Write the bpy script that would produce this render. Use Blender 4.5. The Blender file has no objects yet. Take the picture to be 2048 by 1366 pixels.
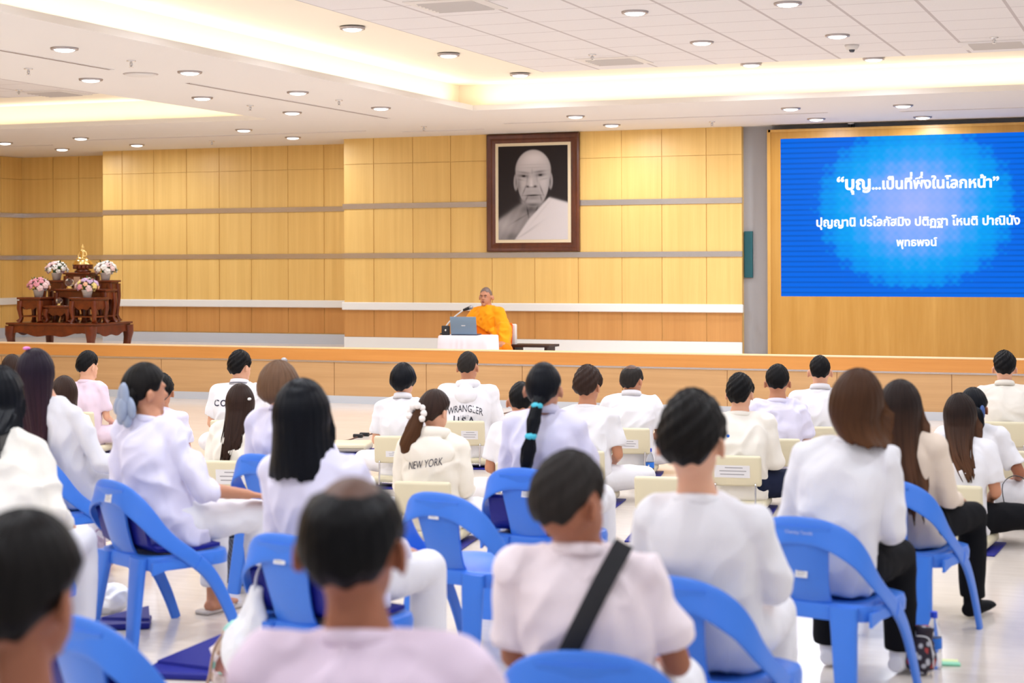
import bpy, bmesh, math, random
import numpy as np
from mathutils import Vector, Matrix
from mathutils.bvhtree import BVHTree

random.seed(7)
SC = bpy.context.scene
COL = SC.collection
R = math.radians

# ------------------------------------------------------------------ camera, world, exposure
F_PX, YAW, ROLL, CY, CAM_H = 3478.0, 0.3679, -0.00357, 521.2, 1.72
cam_d = bpy.data.cameras.new('camera')
cam = bpy.data.objects.new('camera', cam_d)
COL.objects.link(cam)
_fw = Vector((-math.sin(YAW), math.cos(YAW), 0)); _rt = Vector((math.cos(YAW), math.sin(YAW), 0)); _up = Vector((0, 0, 1))
_r2 = _rt * math.cos(ROLL) + _up * math.sin(ROLL); _u2 = _up * math.cos(ROLL) - _rt * math.sin(ROLL)
CAM = Vector((0, 0, CAM_H))
cam.matrix_world = Matrix(((_r2.x, _u2.x, -_fw.x, 0), (_r2.y, _u2.y, -_fw.y, 0), (_r2.z, _u2.z, -_fw.z, CAM_H), (0, 0, 0, 1)))
cam_d.sensor_width = 36.0
cam_d.lens = F_PX / 2048 * 36
cam_d.shift_y = (CY - 683) / 2048
cam_d.clip_end = 100
cam_d.dof.use_dof = True
cam_d.dof.focus_distance = 15.5
cam_d.dof.aperture_fstop = 2.8
SC.camera = cam

world = bpy.data.worlds.new('world'); SC.world = world
world.use_nodes = True
world.node_tree.nodes['Background'].inputs[0].default_value = (0.90, 0.97, 1.07, 1)
world.node_tree.nodes['Background'].inputs[1].default_value = 0.62

SC.view_settings.view_transform = 'Standard'
SC.view_settings.look = 'None'
SC.view_settings.exposure = 0.0
SC.view_settings.gamma = 1.0
SC.view_settings.use_curve_mapping = False
SC.cycles.max_bounces = 8
SC.cycles.transparent_max_bounces = 12
SC.cycles.sample_clamp_indirect = 6
SC.cycles.use_denoising = True
SC.cycles.caustics_reflective = False
SC.cycles.caustics_refractive = False

LAMP_W, COVE_W = 16.0, 2.3

def area(name, loc, rot, sx, sy, watt, color, shape='RECTANGLE', spread=180):
    d = bpy.data.lights.new(name, 'AREA'); d.energy = watt; d.color = color; d.shape = shape; d.size = sx
    if shape in ('RECTANGLE', 'ELLIPSE'): d.size_y = sy
    d.spread = R(spread)
    o = bpy.data.objects.new(name, d); COL.objects.link(o); o.location = loc; o.rotation_euler = rot
    return o

# pixel -> place, used only to read measured positions off the photograph's 2048x1366 frame
def ray(x, y): return _fw + _r2 * ((x - 1024) / F_PX) - _u2 * ((y - CY) / F_PX)
def at_z(x, y, z):
    d = ray(x, y); return CAM + d * ((z - CAM_H) / d.z)
def at_Y(x, y, Y):
    d = ray(x, y); return CAM + d * (Y / d.y)
def at_d(x, y, d): return CAM + ray(x, y) * d
def viewrot(x): return YAW - math.atan((x - 1024) / F_PX)

# ------------------------------------------------------------------ materials
def srgb(r, g, b):
    f = lambda c: (c / 255 / 12.92) if c / 255 <= .04045 else ((c / 255 + .055) / 1.055) ** 2.4
    return (f(r), f(g), f(b))
MATS = {}
def nodes(name):
    m = bpy.data.materials.new(name); m.use_nodes = True
    return m, m.node_tree.nodes, m.node_tree.links, m.node_tree.nodes['Principled BSDF']
def simple(name, color, rough=.5, metal=0, bump=0, bscale=80, spec=.5, emit=None, estr=1, var=0, vscale=6, trans=0, coat=0, sheen=0, sub=0, aniso_scale=None, ior=1.45):
    if name in MATS: return MATS[name]
    m, N, L, P = nodes(name)
    P.inputs['Base Color'].default_value = (*color, 1)
    P.inputs['Roughness'].default_value = rough
    P.inputs['Metallic'].default_value = metal
    P.inputs['Specular IOR Level'].default_value = spec
    P.inputs['IOR'].default_value = ior
    if trans: P.inputs['Transmission Weight'].default_value = trans
    if coat: P.inputs['Coat Weight'].default_value = coat
    if sheen: P.inputs['Sheen Weight'].default_value = sheen
    if sub:
        P.inputs['Subsurface Weight'].default_value = sub
        P.inputs['Subsurface Radius'].default_value = (.012, .005, .003)
        P.inputs['Subsurface Scale'].default_value = 1.0
    if emit:
        P.inputs['Emission Color'].default_value = (*emit, 1); P.inputs['Emission Strength'].default_value = estr
    tc = N.new('ShaderNodeTexCoord')
    src = tc.outputs['Object']
    if aniso_scale:
        mp = N.new('ShaderNodeMapping'); mp.inputs['Scale'].default_value = aniso_scale
        L.new(src, mp.inputs['Vector']); src = mp.outputs['Vector']
    if bump:
        t = N.new('ShaderNodeTexNoise'); t.inputs['Scale'].default_value = bscale; t.inputs['Detail'].default_value = 3
        L.new(src, t.inputs['Vector'])
        b = N.new('ShaderNodeBump'); b.inputs['Strength'].default_value = bump; b.inputs['Distance'].default_value = .01
        L.new(t.outputs['Fac'], b.inputs['Height']); L.new(b.outputs['Normal'], P.inputs['Normal'])
    if var:
        t = N.new('ShaderNodeTexNoise'); t.inputs['Scale'].default_value = vscale; t.inputs['Detail'].default_value = 4
        L.new(src, t.inputs['Vector'])
        mx = N.new('ShaderNodeMix'); mx.data_type = 'RGBA'
        mx.inputs['A'].default_value = (*[c * (1 - var) for c in color], 1)
        mx.inputs['B'].default_value = (*[min(1, c * (1 + var)) for c in color], 1)
        L.new(t.outputs['Fac'], mx.inputs['Factor']); L.new(mx.outputs['Result'], P.inputs['Base Color'])
    MATS[name] = m
    return m

def wood(name, c1, c2, grain=(14, 14, .5), rough=.4, detail=5, fine=.35, blotch=(.5, .5, .12), panel=None, coat=0):
    """straight-grained veneer; grain = object-space scale of the long streaks"""
    if name in MATS: return MATS[name]
    m, N, L, P = nodes(name)
    tc = N.new('ShaderNodeTexCoord')
    def nz(scale, vec_scale, det):
        mp = N.new('ShaderNodeMapping'); mp.inputs['Scale'].default_value = vec_scale
        L.new(tc.outputs['Object'], mp.inputs['Vector'])
        t = N.new('ShaderNodeTexNoise'); t.inputs['Scale'].default_value = scale; t.inputs['Detail'].default_value = det
        L.new(mp.outputs['Vector'], t.inputs['Vector']); return t.outputs['Fac']
    a = nz(1, grain, detail); b = nz(1, tuple(g * 5 for g in grain), 2); c = nz(1, blotch, 2)
    ad = N.new('ShaderNodeMath'); ad.operation = 'MULTIPLY_ADD'; ad.inputs[1].default_value = fine
    L.new(b, ad.inputs[0]); L.new(a, ad.inputs[2])
    ad2 = N.new('ShaderNodeMath'); ad2.operation = 'MULTIPLY_ADD'; ad2.inputs[1].default_value = .5
    L.new(c, ad2.inputs[0]); L.new(ad.outputs[0], ad2.inputs[2])
    mr = N.new('ShaderNodeMapRange'); mr.inputs['From Min'].default_value = .62; mr.inputs['From Max'].default_value = 1.22
    L.new(ad2.outputs[0], mr.inputs['Value'])
    fac = mr.outputs['Result']
    mx = N.new('ShaderNodeMix'); mx.data_type = 'RGBA'
    mx.inputs['A'].default_value = (*c1, 1); mx.inputs['B'].default_value = (*c2, 1)
    L.new(fac, mx.inputs['Factor']); L.new(mx.outputs['Result'], P.inputs['Base Color'])
    P.inputs['Roughness'].default_value = rough
    if coat: P.inputs['Coat Weight'].default_value = coat; P.inputs['Coat Roughness'].default_value = .15
    bp = N.new('ShaderNodeBump'); bp.inputs['Strength'].default_value = .08; bp.inputs['Distance'].default_value = .004
    L.new(ad.outputs[0], bp.inputs['Height']); L.new(bp.outputs['Normal'], P.inputs['Normal'])
    MATS[name] = m
    return m

def hairmat(name, color, tip=None, rough=.38):
    if name in MATS: return MATS[name]
    m, N, L, P = nodes(name)
    uv = N.new('ShaderNodeUVMap')
    mp = N.new('ShaderNodeMapping'); mp.inputs['Scale'].default_value = (70, 2.2, 1)
    L.new(uv.outputs['UV'], mp.inputs['Vector'])
    t = N.new('ShaderNodeTexNoise'); t.inputs['Scale'].default_value = 1; t.inputs['Detail'].default_value = 4
    L.new(mp.outputs['Vector'], t.inputs['Vector'])
    mx = N.new('ShaderNodeMix'); mx.data_type = 'RGBA'
    mx.inputs['A'].default_value = (*[c * .45 for c in color], 1); mx.inputs['B'].default_value = (*[min(1, c * 1.7) for c in color], 1)
    L.new(t.outputs['Fac'], mx.inputs['Factor'])
    out = mx.outputs['Result']
    if tip:
        sx = N.new('ShaderNodeSeparateXYZ'); L.new(uv.outputs['UV'], sx.inputs[0])
        r = N.new('ShaderNodeMapRange'); r.inputs['From Min'].default_value = .35; r.inputs['From Max'].default_value = .9
        L.new(sx.outputs['Y'], r.inputs['Value'])
        m2 = N.new('ShaderNodeMix'); m2.data_type = 'RGBA'; m2.inputs['B'].default_value = (*tip, 1)
        mu = N.new('ShaderNodeMath'); mu.operation = 'MULTIPLY'; L.new(r.outputs['Result'], mu.inputs[0]); L.new(t.outputs['Fac'], mu.inputs[1])
        mu2 = N.new('ShaderNodeMath'); mu2.operation = 'MULTIPLY'; mu2.inputs[1].default_value = 1.5; L.new(mu.outputs[0], mu2.inputs[0])
        L.new(mu2.outputs[0], m2.inputs['Factor']); L.new(out, m2.inputs['A']); out = m2.outputs['Result']
    L.new(out, P.inputs['Base Color'])
    P.inputs['Roughness'].default_value = rough
    P.inputs['Specular IOR Level'].default_value = .10
    b = N.new('ShaderNodeBump'); b.inputs['Strength'].default_value = .6; b.inputs['Distance'].default_value = .006
    L.new(t.outputs['Fac'], b.inputs['Height']); L.new(b.outputs['Normal'], P.inputs['Normal'])
    MATS[name] = m
    return m

# ------------------------------------------------------------------ mesh helpers
class MB:
    def __init__(self): self.v = []; self.f = []; self.uv = {}
    def add(self, vs, fs):
        o = len(self.v); self.v += [tuple(p) for p in vs]; self.f += [tuple(i + o for i in f) for f in fs]; return o
    def box(self, x0, x1, y0, y1, z0, z1, M=None):
        vs = [Vector((x, y, z)) for z in (z0, z1) for y in (y0, y1) for x in (x0, x1)]
        if M is not None: vs = [M @ p for p in vs]
        self.add(vs, [(0, 2, 3, 1), (4, 5, 7, 6), (0, 1, 5, 4), (2, 6, 7, 3), (0, 4, 6, 2), (1, 3, 7, 5)]); return self
    def rbox(self, x0, x1, y0, y1, z0, z1, r=.01, M=None, seg=3):
        """box with rounded edges (superellipse-like loft)"""
        cx, cy, cz = (x0 + x1) / 2, (y0 + y1) / 2, (z0 + z1) / 2
        hx, hy, hz = (x1 - x0) / 2, (y1 - y0) / 2, (z1 - z0) / 2
        r = min(r, hx, hy, hz)
        rings = []
        def ring(inset, z):
            pts = []
            rr = max(r - inset, 1e-4)
            for (sx, sy, a0) in ((1, 1, 0), (-1, 1, 90), (-1, -1, 180), (1, -1, 270)):
                for k in range(seg + 1):
                    a = R(a0 + 90 * k / seg)
                    pts.append(Vector((cx + sx * (hx - r) + rr * math.cos(a), cy + sy * (hy - r) + rr * math.sin(a), z)))
            return pts
        for k in range(seg + 1):
            a = R(90 * k / seg); rings.append(ring(r - r * math.sin(a), cz - hz + r - r * math.cos(a)))
        for k in range(seg + 1):
            a = R(90 * (1 - k / seg)); rings.append(ring(r - r * math.sin(a), cz + hz - r + r * math.cos(a)))
        self.rings(rings, M)
        return self
    def rings(self, rings, M=None, cap=True, closed=False):
        n = len(rings[0]); vs = [p for r_ in rings for p in r_]
        if M is not None: vs = [M @ Vector(p) for p in vs]
        fs = []
        m = len(rings)
        for i in range(m if closed else m - 1):
            j = (i + 1) % m
            for k in range(n):
                k2 = (k + 1) % n
                fs.append((i * n + k, i * n + k2, j * n + k2, j * n + k))
        if cap and not closed:
            fs.append(tuple(reversed(range(n)))); fs.append(tuple(range((m - 1) * n, m * n)))
        self.add(vs, fs); return self
    def tube(self, pts, rad, n=12, sq=None, normals=None, closed=False, M=None):
        """elliptic / rounded sweep. rad: list of r or (ra, rb); ra along normal, rb along binormal"""
        pts = [Vector(p) for p in pts]; m = len(pts); rings = []
        prev = None
        for i, p in enumerate(pts):
            a = pts[i - 1] if (i > 0 or closed) else p
            b = pts[(i + 1) % m] if (i < m - 1 or closed) else p
            t = (b - a)
            t = t.normalized() if t.length > 1e-9 else Vector((0, 0, 1))
            if normals is not None: nn = Vector(normals[i])
            elif prev is None: nn = Vector((1, 0, 0)) if abs(t.x) < .8 else Vector((0, 1, 0))
            else: nn = prev
            nn = nn - t * nn.dot(t); nn.normalize(); prev = nn
            bb = t.cross(nn)
            r = rad[i] if isinstance(rad, (list, tuple)) else rad
            ra, rb = r if isinstance(r, (list, tuple)) else (r, r)
            ring = []
            for k in range(n):
                a_ = 2 * math.pi * (k + .5) / n; c, s = math.cos(a_), math.sin(a_)
                if sq: c = math.copysign(abs(c) ** sq, c); s = math.copysign(abs(s) ** sq, s)
                ring.append(p + nn * (ra * c) + bb * (rb * s))
            rings.append(ring)
        return self.rings(rings, M, closed=closed)
    def ell(self, c, r, M=None, nu=16, nv=10):
        c = Vector(c); vs = []; fs = []
        if not isinstance(r, (tuple, list)): r = (r, r, r)
        for j in range(nv + 1):
            ph = math.pi * j / nv
            for i in range(nu):
                th = 2 * math.pi * i / nu
                p = Vector((r[0] * math.sin(ph) * math.cos(th), r[1] * math.sin(ph) * math.sin(th), r[2] * math.cos(ph)))
                if M is not None: p = M @ p
                vs.append(c + p)
        for j in range(nv):
            for i in range(nu):
                i2 = (i + 1) % nu
                q = (j * nu + i, (j + 1) * nu + i, (j + 1) * nu + i2, j * nu + i2)
                fs.append(q)
        # merge poles
        base = len(self.v)
        vs2 = [vs[0]] + vs[nu:nv * nu] + [vs[-1]]
        def ix(k):
            if k < nu: return 0
            if k >= nv * nu: return len(vs2) - 1
            return k - nu + 1
        f2 = []
        for q in fs:
            w = []
            for k in q:
                z = ix(k)
                if z not in w: w.append(z)
            if len(w) > 2: f2.append(tuple(w))
        self.add(vs2, f2); return self
    def lathe(self, prof, c=(0, 0, 0), n=24, M=None):
        c = Vector(c); rings = []
        for (r, z) in prof:
            rings.append([c + Vector((r * math.cos(2 * math.pi * k / n), r * math.sin(2 * math.pi * k / n), z)) for k in range(n)])
        return self.rings(rings, M)
    def plate(self, outline, depth_vec, M=None):
        """extrude a planar polygon"""
        o = [Vector(p) for p in outline]; d = Vector(depth_vec); n = len(o)
        vs = o + [p + d for p in o]
        if M is not None: vs = [M @ p for p in vs]
        fs = [tuple(reversed(range(n))), tuple(range(n, 2 * n))] + [(k, (k + 1) % n, n + (k + 1) % n, n + k) for k in range(n)]
        self.add(vs, fs); return self
    def build(self, name, mat=None, parent=None, smooth=False, fix=True, auto=None):
        me = bpy.data.meshes.new(name); me.from_pydata(self.v, [], self.f)
        if fix:
            bm = bmesh.new(); bm.from_mesh(me); bmesh.ops.recalc_face_normals(bm, faces=bm.faces); bm.to_mesh(me); bm.free()
        if mat is not None: me.materials.append(mat)
        if smooth: me.polygons.foreach_set('use_smooth', [True] * len(me.polygons))
        if auto is not None: me.shade_smooth() if False else me.polygons.foreach_set('use_smooth', [True] * len(me.polygons)); 
        if auto is not None: me.set_sharp_from_angle(angle=R(auto))
        me.update()
        o = bpy.data.objects.new(name, me); COL.objects.link(o)
        if parent is not None: o.parent = parent
        return o

def tag(o, label=None, cat=None, group=None, kind=None):
    if label: o['label'] = label
    if cat: o['category'] = cat
    if group: o['group'] = group
    if kind: o['kind'] = kind
    return o
def thing(name, label, cat, loc=(0, 0, 0), rotz=0, group=None):
    o = bpy.data.objects.new(name, None); COL.objects.link(o); o.location = loc; o.rotation_euler = (0, 0, rotz)
    o.empty_display_size = .1
    return tag(o, label, cat, group)
KIDS = {}
def kids(o):
    return [c for c in bpy.data.objects if c.parent is o]
def copy_tree(o, parent=None):
    c = o.copy(); COL.objects.link(c)
    if parent is not None: c.parent = parent
    for ch in list(o.children): copy_tree(ch, c)
    return c
def struct(name, mb, mat, smooth=False, **k):
    return tag(mb.build(name, mat, None, smooth, **k), kind='structure')

# value noise
def _h(ix, iy, iz, s):
    n = np.sin(ix * 127.1 + iy * 311.7 + iz * 74.7 + s * 53.3) * 43758.5453
    return n - np.floor(n)
def vnoise(P, s=0):
    i = np.floor(P); f = P - i; u = f * f * (3 - 2 * f); r = 0
    for dx in (0, 1):
        for dy in (0, 1):
            for dz in (0, 1):
                w = (u[:, 0] if dx else 1 - u[:, 0]) * (u[:, 1] if dy else 1 - u[:, 1]) * (u[:, 2] if dz else 1 - u[:, 2])
                r = r + w * _h(i[:, 0] + dx, i[:, 1] + dy, i[:, 2] + dz, s)
    return r

# organic bodies and cloth: overlapping lofts fused into one skin; baked together once all are made
ORG = []
def organic(name, mb, mat, parent, voxel=.009, it=4, folds=None, label=None):
    o = mb.build(name, mat, parent)
    m = o.modifiers.new('fuse', 'REMESH'); m.mode = 'VOXEL'; m.voxel_size = voxel; m.use_smooth_shade = True
    if it:
        s = o.modifiers.new('soft', 'SMOOTH'); s.factor = .5; s.iterations = it
    ORG.append((o, folds))
    if label: o['label'] = label
    return o
def bake_all():
    dg = bpy.context.evaluated_depsgraph_get(); dg.update()
    new = []
    for o, fl in ORG: new.append(bpy.data.meshes.new_from_object(o.evaluated_get(dg)))
    for (o, fl), me in zip(ORG, new):
        old = o.data; o.modifiers.clear(); nm = old.name; o.data = me; bpy.data.meshes.remove(old); me.name = nm
        if fl: folds(me, **fl)
        me.polygons.foreach_set('use_smooth', [True] * len(me.polygons)); me.update()
def folds(me, amp=.008, seed=0, f=(9, 9, 4.5), dirv=None, fine=.3):
    n = len(me.vertices); P = np.empty(n * 3); me.vertices.foreach_get('co', P); P = P.reshape(n, 3)
    Nn = np.empty(n * 3); me.vertices.foreach_get('normal', Nn); Nn = Nn.reshape(n, 3)
    off = seed * 7.31
    w = np.stack([vnoise(P * 4 + off, k) for k in (1, 2, 3)], 1) - .5
    Q = P + w * .16
    a = vnoise(Q * np.array(f) + off, 4)
    rid = 1 - np.abs(2 * a - 1)
    b = vnoise((Q @ np.array([[.8, .2, .5], [-.1, 1, .2], [-.55, .1, .8]])) * np.array(f) * 1.7 + off, 5)
    rid2 = 1 - np.abs(2 * b - 1)
    d = amp * ((rid - .6) + fine * 1.6 * (rid2 - .6))
    P2 = P + Nn * d[:, None]
    me.vertices.foreach_set('co', P2.ravel())

def text_mesh(s, size=1.0, bold=0, spacing=1.0, align='CENTER', italic=0, extrude=0):
    cu = bpy.data.curves.new('txt', 'FONT'); cu.body = s; cu.size = size; cu.offset = bold; cu.space_character = spacing
    cu.align_x = align; cu.shear = italic; cu.extrude = extrude; cu.resolution_u = 4
    o = bpy.data.objects.new('txt', cu); COL.objects.link(o)
    dg = bpy.context.evaluated_depsgraph_get(); dg.update()
    me = bpy.data.meshes.new_from_object(o.evaluated_get(dg))
    bpy.data.objects.remove(o); bpy.data.curves.remove(cu)
    V = np.empty(len(me.vertices) * 3); me.vertices.foreach_get('co', V); V = V.reshape(-1, 3)
    Fs = [tuple(p.vertices) for p in me.polygons]
    bpy.data.meshes.remove(me)
    return V, Fs
# ------------------------------------------------------------------ the room
M_floor = wood('floor laminate', srgb(216, 203, 191), srgb(229, 218, 207), grain=(3, 30, 1), rough=.16, fine=.3, blotch=(.6, 2.2, 1))
M_stage = wood('stage veneer', srgb(206, 136, 64), srgb(220, 152, 78), grain=(.6, 18, 18), rough=.35)
M_stage_low = wood('stage front veneer', srgb(192, 148, 98), srgb(210, 166, 116), grain=(.45, 10, 16), rough=.4)
M_wall = wood('wall veneer', srgb(226, 181, 102), srgb(242, 201, 122), grain=(11, 11, .35), rough=.42)
M_dado = wood('dado veneer', srgb(194, 134, 70), srgb(212, 154, 88), grain=(9, 9, .3), rough=.42)
M_gap = simple('dark joint', srgb(140, 92, 40), .8)
M_steel = simple('brushed steel band', (.62, .56, .52), .22, metal=.85, bump=.05, bscale=40, aniso_scale=(1, 1, 60))
M_white = simple('white moulding', srgb(236, 234, 230), .45)
M_base = simple('pale grey skirting', srgb(198, 202, 210), .4)
M_plaster = simple('white ceiling plaster', srgb(232, 226, 222), .85, bump=.02, bscale=200)
M_greywall = simple('grey fabric wall', srgb(160, 158, 160), .85, bump=.05, bscale=120)
M_edge = simple('pale stage nosing', srgb(244, 206, 158), .35)
M_black = simple('matt black', (.012, .012, .014), .5)
M_slot = simple('dark slot', srgb(150, 128, 120), .7)

struct('floor', MB().box(-18, 7, -5, 18.93, -.1, 0), M_floor)
struct('wall_left', MB().box(-18.1, -17.83, -5, 24.1, 0, 4.2), M_wall)
YK = 18.92
struct('stage_floor', MB().box(-17.83, 7, YK + .1, 24.0, 0, .50), M_floor)
mb = MB()
for k in range(21):
    x = -18.15 + 1.22 * k
    mb.box(x + .004, x + 1.216, YK, YK + .1, .088, .50)
mb.box(-17.8, 7, YK + .012, YK + .1, .02, .5)
struct('stage_front', mb, M_stage_low)
struct('stage_kerb', MB().box(-17.83, 7, YK - .015, YK + .12, .515, .655), M_stage)
struct('trim_1', MB().rbox(-17.83, 7, YK - .02, YK + .125, .655, .672, .006), M_edge)
struct('trim_2', MB().box(-17.83, 7, YK - .008, YK + .06, .495, .515), M_steel)
struct('baseboard_stage', MB().box(-17.83, 7, YK - .012, YK + .05, 0, .09), M_base)

def panel_wall(name, xs, y, depth=.6, ztop=3.6):
    mb = MB()
    gap = .005
    zs = [(.656, 1.05), (1.14, 1.765), (1.825, 2.458), (2.52, 3.08), (3.08, ztop)]
    mb.box(xs[0], xs[-1], y + .012, y + depth, .45, ztop)
    for a, b in zip(xs[:-1], xs[1:]):
        for z0, z1 in zs: mb.box(a + (gap if a > xs[0] else 0), b - (gap if b < xs[-1] else 0), y, y + .02, z0 + .003, z1 - .003)
    o = struct(name, mb, M_wall)
    o.data.materials.append(M_dado)
    for p in o.data.polygons:
        if p.center.z < 1.06 and p.center.y < y + .021: p.material_index = 1
    return o
def bands(n0, x0, x1, y):
    struct('trim_%d' % n0, MB().box(x0, x1 + .004, y - .012, y + .015, 2.452, 2.524), M_steel)
    struct('trim_%d' % (n0 + 1), MB().box(x0, x1 + .004, y - .012, y + .015, 1.76, 1.831), M_steel)
    struct('trim_%d' % (n0 + 2), MB().rbox(x0 - .0, x1 + .02, y - .05, y + .015, 1.036, 1.144, .012), M_white)
x1 = [-11.01, -10.55, -9.95, -9.38, -8.77, -8.15, -7.53, -6.92, -6.37, -5.77, -5.30]
panel_wall('wall_back', x1, 22.0, 2.2); bands(3, -11.03, -5.30, 22.0)
struct('baseboard_back', MB().box(-11.01, -5.30, 21.985, 22.02, .5, .656), M_white)
x2 = [-15.64, -15.29, -14.72, -14.14, -13.57, -13.02, -12.4, -11.8, -11.0]
panel_wall('wall_back_left', x2, 22.92, 1.2); bands(6, -15.64, -11.02, 22.92)
struct('baseboard_back_left', MB().box(-15.64, -11.01, 22.90, 22.93, .5, .645), M_base)
x3 = [-17.83, -17.2, -16.7, -16.15, -15.5]
panel_wall('wall_back_far_left', x3, 23.8, .3); bands(9, -17.83, -15.6, 23.8)
struct('baseboard_back_far_left', MB().box(-17.83, -15.6, 23.785, 23.81, .5, .66), M_base)
# the same panelling on the side wall of the stage
mb = MB()
for k in range(4):
    y0 = 21.6 + .55 * k
    for z0, z1 in [(.656, 1.05), (1.14, 1.765), (1.825, 2.458), (2.52, 3.08), (3.08, 3.44)]:
        mb.box(-17.84, -17.81, y0 + .005, y0 + .545, z0 + .003, z1 - .003)
struct('wall_left_panelling', mb, M_wall)
mb = MB().box(-17.83, -17.795, 19, 23.8, 2.452, 2.524).box(-17.83, -17.795, 19, 23.8, 1.76, 1.831)
struct('trim_12', mb, M_steel)
struct('trim_13', MB().box(-17.83, -17.77, 19, 23.8, 1.036, 1.144), M_white)
struct('baseboard_left', MB().box(-17.83, -17.805, 19, 23.8, .5, .66), M_base)
struct('wall_back_right', MB().box(-5.31, 7, 22.10, 22.4, .45, 3.7), M_greywall)

# ceiling: soffit slab with two raised trays, lit coves round them
ZS, ZT = 3.44, 3.76
XM, YM = -7.57, 18.42          # main tray: left edge, far edge
XL, YL = -10.30, 18.60         # left tray: right edge, far edge
mb = MB()
mb.box(XL, XM, -5, YM, ZS, ZS + .06)
mb.box(-18, XL, YL, 24.2, ZS, ZS + .06); mb.box(XL, 7, YM, 24.2, ZS, ZS + .06)
struct('ceiling', mb, M_plaster)
up = .30
mb = MB()
mb.box(XM - up - .03, XM - up, -5, YM + up, ZS + .06, ZT + .05); mb.box(XM - up - .03, 7, YM + up, YM + up + .03, ZS + .06, ZT + .05)
mb.box(XL + up, XL + up + .03, -5, YL + up, ZS + .06, ZT + .05); mb.box(-18, XL + up + .03, YL + up, YL + up + .03, ZS + .06, ZT + .05)
mb.box(XM - up - .03, 7, -5, YM + up + .03, ZT, ZT + .08); mb.box(-18, XL + up + .03, -5, YL + up + .03, ZT, ZT + .08)
struct('ceiling_tray', mb, simple('cream cove paint', srgb(250, 240, 222), .8))

def tilemat():
    m, N, L, P = nodes('mineral ceiling tile')
    P.inputs['Roughness'].default_value = .9
    tc = N.new('ShaderNodeTexCoord'); sp = N.new('ShaderNodeSeparateXYZ'); L.new(tc.outputs['Object'], sp.inputs[0])
    outs = []
    for ax, off, w in (('X', 6.42, .014), ('Y', .2, .008)):
        a = N.new('ShaderNodeMath'); a.operation = 'ADD'; a.inputs[1].default_value = off + 64; L.new(sp.outputs[ax], a.inputs[0])
        b = N.new('ShaderNodeMath'); b.operation = 'PINGPONG'; b.inputs[1].default_value = .32; L.new(a.outputs[0], b.inputs[0])
        c = N.new('ShaderNodeMath'); c.operation = 'LESS_THAN'; c.inputs[1].default_value = w; L.new(b.outputs[0], c.inputs[0])
        outs.append(c.outputs[0])
    mxm = N.new('ShaderNodeMath'); mxm.operation = 'MAXIMUM'; L.new(outs[0], mxm.inputs[0]); L.new(outs[1], mxm.inputs[1])
    t = N.new('ShaderNodeTexNoise'); t.inputs['Scale'].default_value = 130; L.new(tc.outputs['Object'], t.inputs['Vector'])
    base = N.new('ShaderNodeMix'); base.data_type = 'RGBA'
    base.inputs['A'].default_value = (*srgb(226, 220, 220), 1); base.inputs['B'].default_value = (*srgb(238, 233, 233), 1)
    L.new(t.outputs['Fac'], base.inputs['Factor'])
    mx = N.new('ShaderNodeMix'); mx.data_type = 'RGBA'
    mx.inputs['B'].default_value = (*srgb(196, 186, 186), 1)
    L.new(base.outputs['Result'], mx.inputs['A']); L.new(mxm.outputs[0], mx.inputs['Factor']); L.new(mx.outputs['Result'], P.inputs['Base Color'])
    return m
M_tile = tilemat()
struct('ceiling_tile', MB().box(-6.42, 7, -5, 17.6, ZT - .012, ZT + .01), M_tile)
struct('ceiling_tile_left', MB().box(-18, -11.3, -5, 17.75, ZT - .012, ZT + .01), M_tile)
WARM = (1.0, .89, .72)
zc = ZS + .075
area('cove lamp', (XM - up / 2, 6.9, zc), (math.pi, 0, 0), .05, 23.0, COVE_W * 23, WARM)
area('cove lamp', (-.3, YM + up / 2, zc), (math.pi, 0, 0), 14.5, .05, COVE_W * 14.5, WARM)
area('cove lamp', (XL + up / 2, 6.9, zc), (math.pi, 0, 0), .05, 23.0, COVE_W * .8 * 23, WARM)
area('cove lamp', (-14.2, YL + up / 2, zc), (math.pi, 0, 0), 7.5, .05, COVE_W * .8 * 7.5, WARM)

M_lens = simple('lit lamp lens', (.9, .9, .9), .4, emit=(1, 1, 1), estr=6)
M_ring = simple('satin lamp ring', (.42, .38, .38), .35, metal=.7)
M_chrome = simple('chrome', (.75, .74, .74), .15, metal=1)
ORD = ['nearest', 'second nearest', 'third nearest', 'fourth nearest', 'fifth nearest', 'sixth nearest', 'seventh nearest', 'eighth nearest']
ORDL = ['leftmost', 'second from left', 'third from left', 'fourth from left', 'fifth from left', 'sixth from left', 'seventh from left', 'eighth from left']
_dl = None
def downlight(x, y, z, label, group):
    global _dl
    if _dl is None:
        t = thing('downlight', label, 'downlight', (x, y, z), 0, group)
        MB().lathe([(.085, -.004), (.088, -.018), (.108, -.016), (.112, -.002), (.112, .004), (.085, .004)], n=28).build('lamp_ring', M_ring, t, True)
        MB().lathe([(.001, -.034), (.04, -.032), (.07, -.025), (.086, -.013), (.086, .0), (.001, .0)], n=28).build('lens', M_lens, t, True)
        _dl = t
    else:
        t = copy_tree(_dl); t.location = (x, y, z); t['label'] = label; t['group'] = group
    lamp(x, y, z)
def lamp(x, y, z): area('downlight lamp', (x, y, z - .045), (0, 0, 0), .16, .16, LAMP_W * ((1.75 if x > -10 else 1.05) if y > 19 else (1.08 if y < 12 else 1)), (.9, .97, 1.06), 'DISK', 180 if y > 19 else 160)
rowA = [(-8.37, y) for y in (17.65, 15.69, 13.63, 11.74)][::-1]
rowB = [(-9.56, y) for y in (17.78, 15.81, 13.82)][::-1]
for i, (x, y) in enumerate(rowA): downlight(x, y, ZS, 'round recessed downlight, %s of the soffit row beside the large ceiling tray' % ORD[i], 'soffit downlights')
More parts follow.
